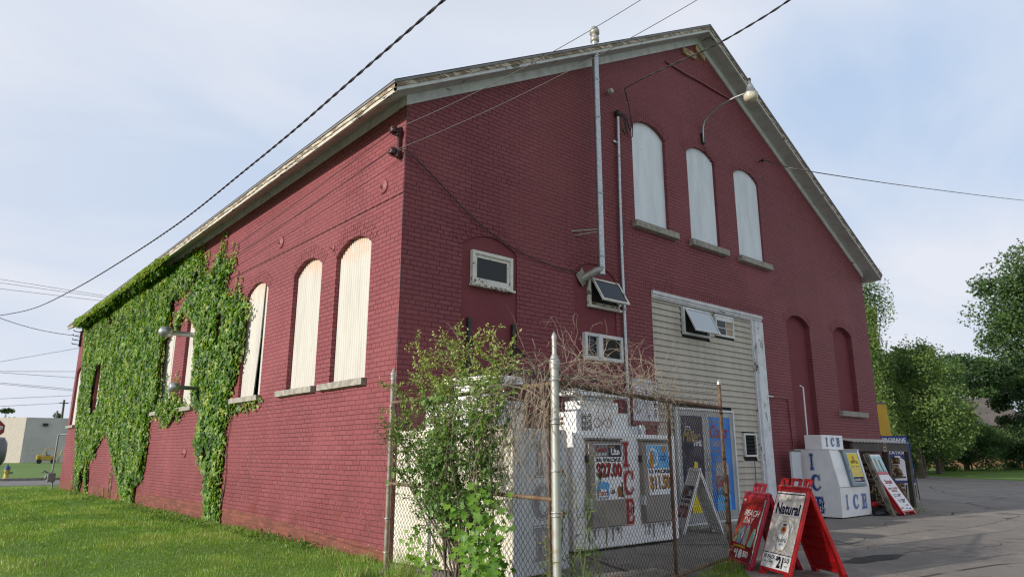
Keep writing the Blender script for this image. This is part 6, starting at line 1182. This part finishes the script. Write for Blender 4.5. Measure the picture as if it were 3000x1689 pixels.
tree('broadleaf_tree', 'round mid height tree between the bright tree and the grey roofed house', (52, 10.6), 9, (0, 0, 4.6, 3.2, 3.2, 3.6), ['tree_dark', 'tree_mid', 'tree_light'], .18, 18000, .2, GT, lobes=30, seed=21)
tree('broadleaf_tree', 'dark rounded tree with a low crown in front of the grey roofed house', (67.5, 13.4), 11, (0, 0, 8.4, 4.6, 4.6, 2.3), ['tree_dark', 'tree_dark', 'tree_mid'], .22, 16000, .25, GT, lobes=26, seed=27)
tree('broadleaf_tree', 'low leafy tree under the tall dark tree at the right edge', (76, 8.0), 9, (0, 0, 6.0, 5.0, 5.0, 6.2), ['tree_dark', 'tree_dark', 'tree_mid'], .26, 20000, .2, GT, lobes=30, seed=31)
GB = 'bushes along the far edge of the parking lot'
bl = [(41.8, 9.8, 2.0, 4.0, 'light green bush nearest the brick corner beyond the yellow board', ['tree_mid', 'tree_mid', 'tree_light']), (47.6, 11.4, 2.7, 4.6, 'mid green bush left of the wooden stake', TM), (54.0, 12.8, 3.2, 4.8, 'rounded bush right behind the wooden stake', ['tree_mid', 'tree_mid', 'tree_light']), (61.0, 13.3, 3.5, 5.2, 'wide dark bush below the house roof', ['tree_dark', 'tree_mid', 'tree_mid']), (67.5, 13.0, 3.6, 5.0, 'dark bush left of the one at the right edge', ['tree_dark', 'tree_mid', 'tree_mid']), (74.0, 12.0, 3.8, 5.6, 'darkest bush touching the right edge of the photo', ['tree_dark', 'tree_dark', 'tree_mid'])]
for k, (x, y, r, hh, lab, mm) in enumerate(bl): tree('roadside_bush', lab, (x, y), hh, (0, 0, hh*.46, r, r, hh*.56), mm, .17, 14000, .08, GB, 'bush', lobes=26, seed=50+k)
mb = MB(); mb.tube([(44.6, 8.9, 0), (44.5, 8.9, 1.3)], .05, 'lumber', 6); tag(mb.build('wooden_stake'), 'thin wooden stake standing in the grass in front of the bushes', 'stake')
mb = None
t = thing('house', 'brown house with a grey pitched roof half hidden behind the bushes', 'house')
o_ = Vector((76, 21.5, 0)); M = M_frame(o_, (.81, -.58, 0), (0, 0, 1)); mb = MB(); mb.box(0, 15, 0, 4.6, -9, 0, 'house_wall', M); mb.add([(0, 4.6, -9), (0, 7.6, -4.5), (0, 4.6, 0), (15, 4.6, -9), (15, 7.6, -4.5), (15, 4.6, 0)], [(0, 1, 2), (3, 5, 4)], 'house_wall', M=M); mb.build('wall', t)
mb = MB(); mb.add([(-.4, 4.35, .5), (15.4, 4.35, .5), (15.4, 7.75, -4.5), (-.4, 7.75, -4.5), (-.4, 4.35, -9.5), (15.4, 4.35, -9.5)], [(0, 1, 2, 3), (3, 2, 5, 4)], 'house_roof', M=M); mb.build('roof', t)
for k in (2, 6, 11): mb = MB(); mb.box(k, k+1.1, 1.2, 2.5, 0, .05, 'dark_glass', M); mb.build('window', t)
setbase(t, tuple(o_))
tree('broadleaf_tree', 'small distant tree above the cream wall at the left edge behind the stop sign', (11.0, 176), 11, (0, 0, 8.6, 5.2, 4, 2.7), TM, .42, 3600, .3, None, lobes=12, seed=71)
tree('evergreen_tree', 'tiny dark tree top showing over the pale warehouse roof', (20.5, 176), 9.5, (0, 0, 8.0, 1.6, 1.6, 2.6), ['tree_dark', 'tree_dark', 'tree_mid'], .4, 900, .2, None, lobes=6, seed=77)
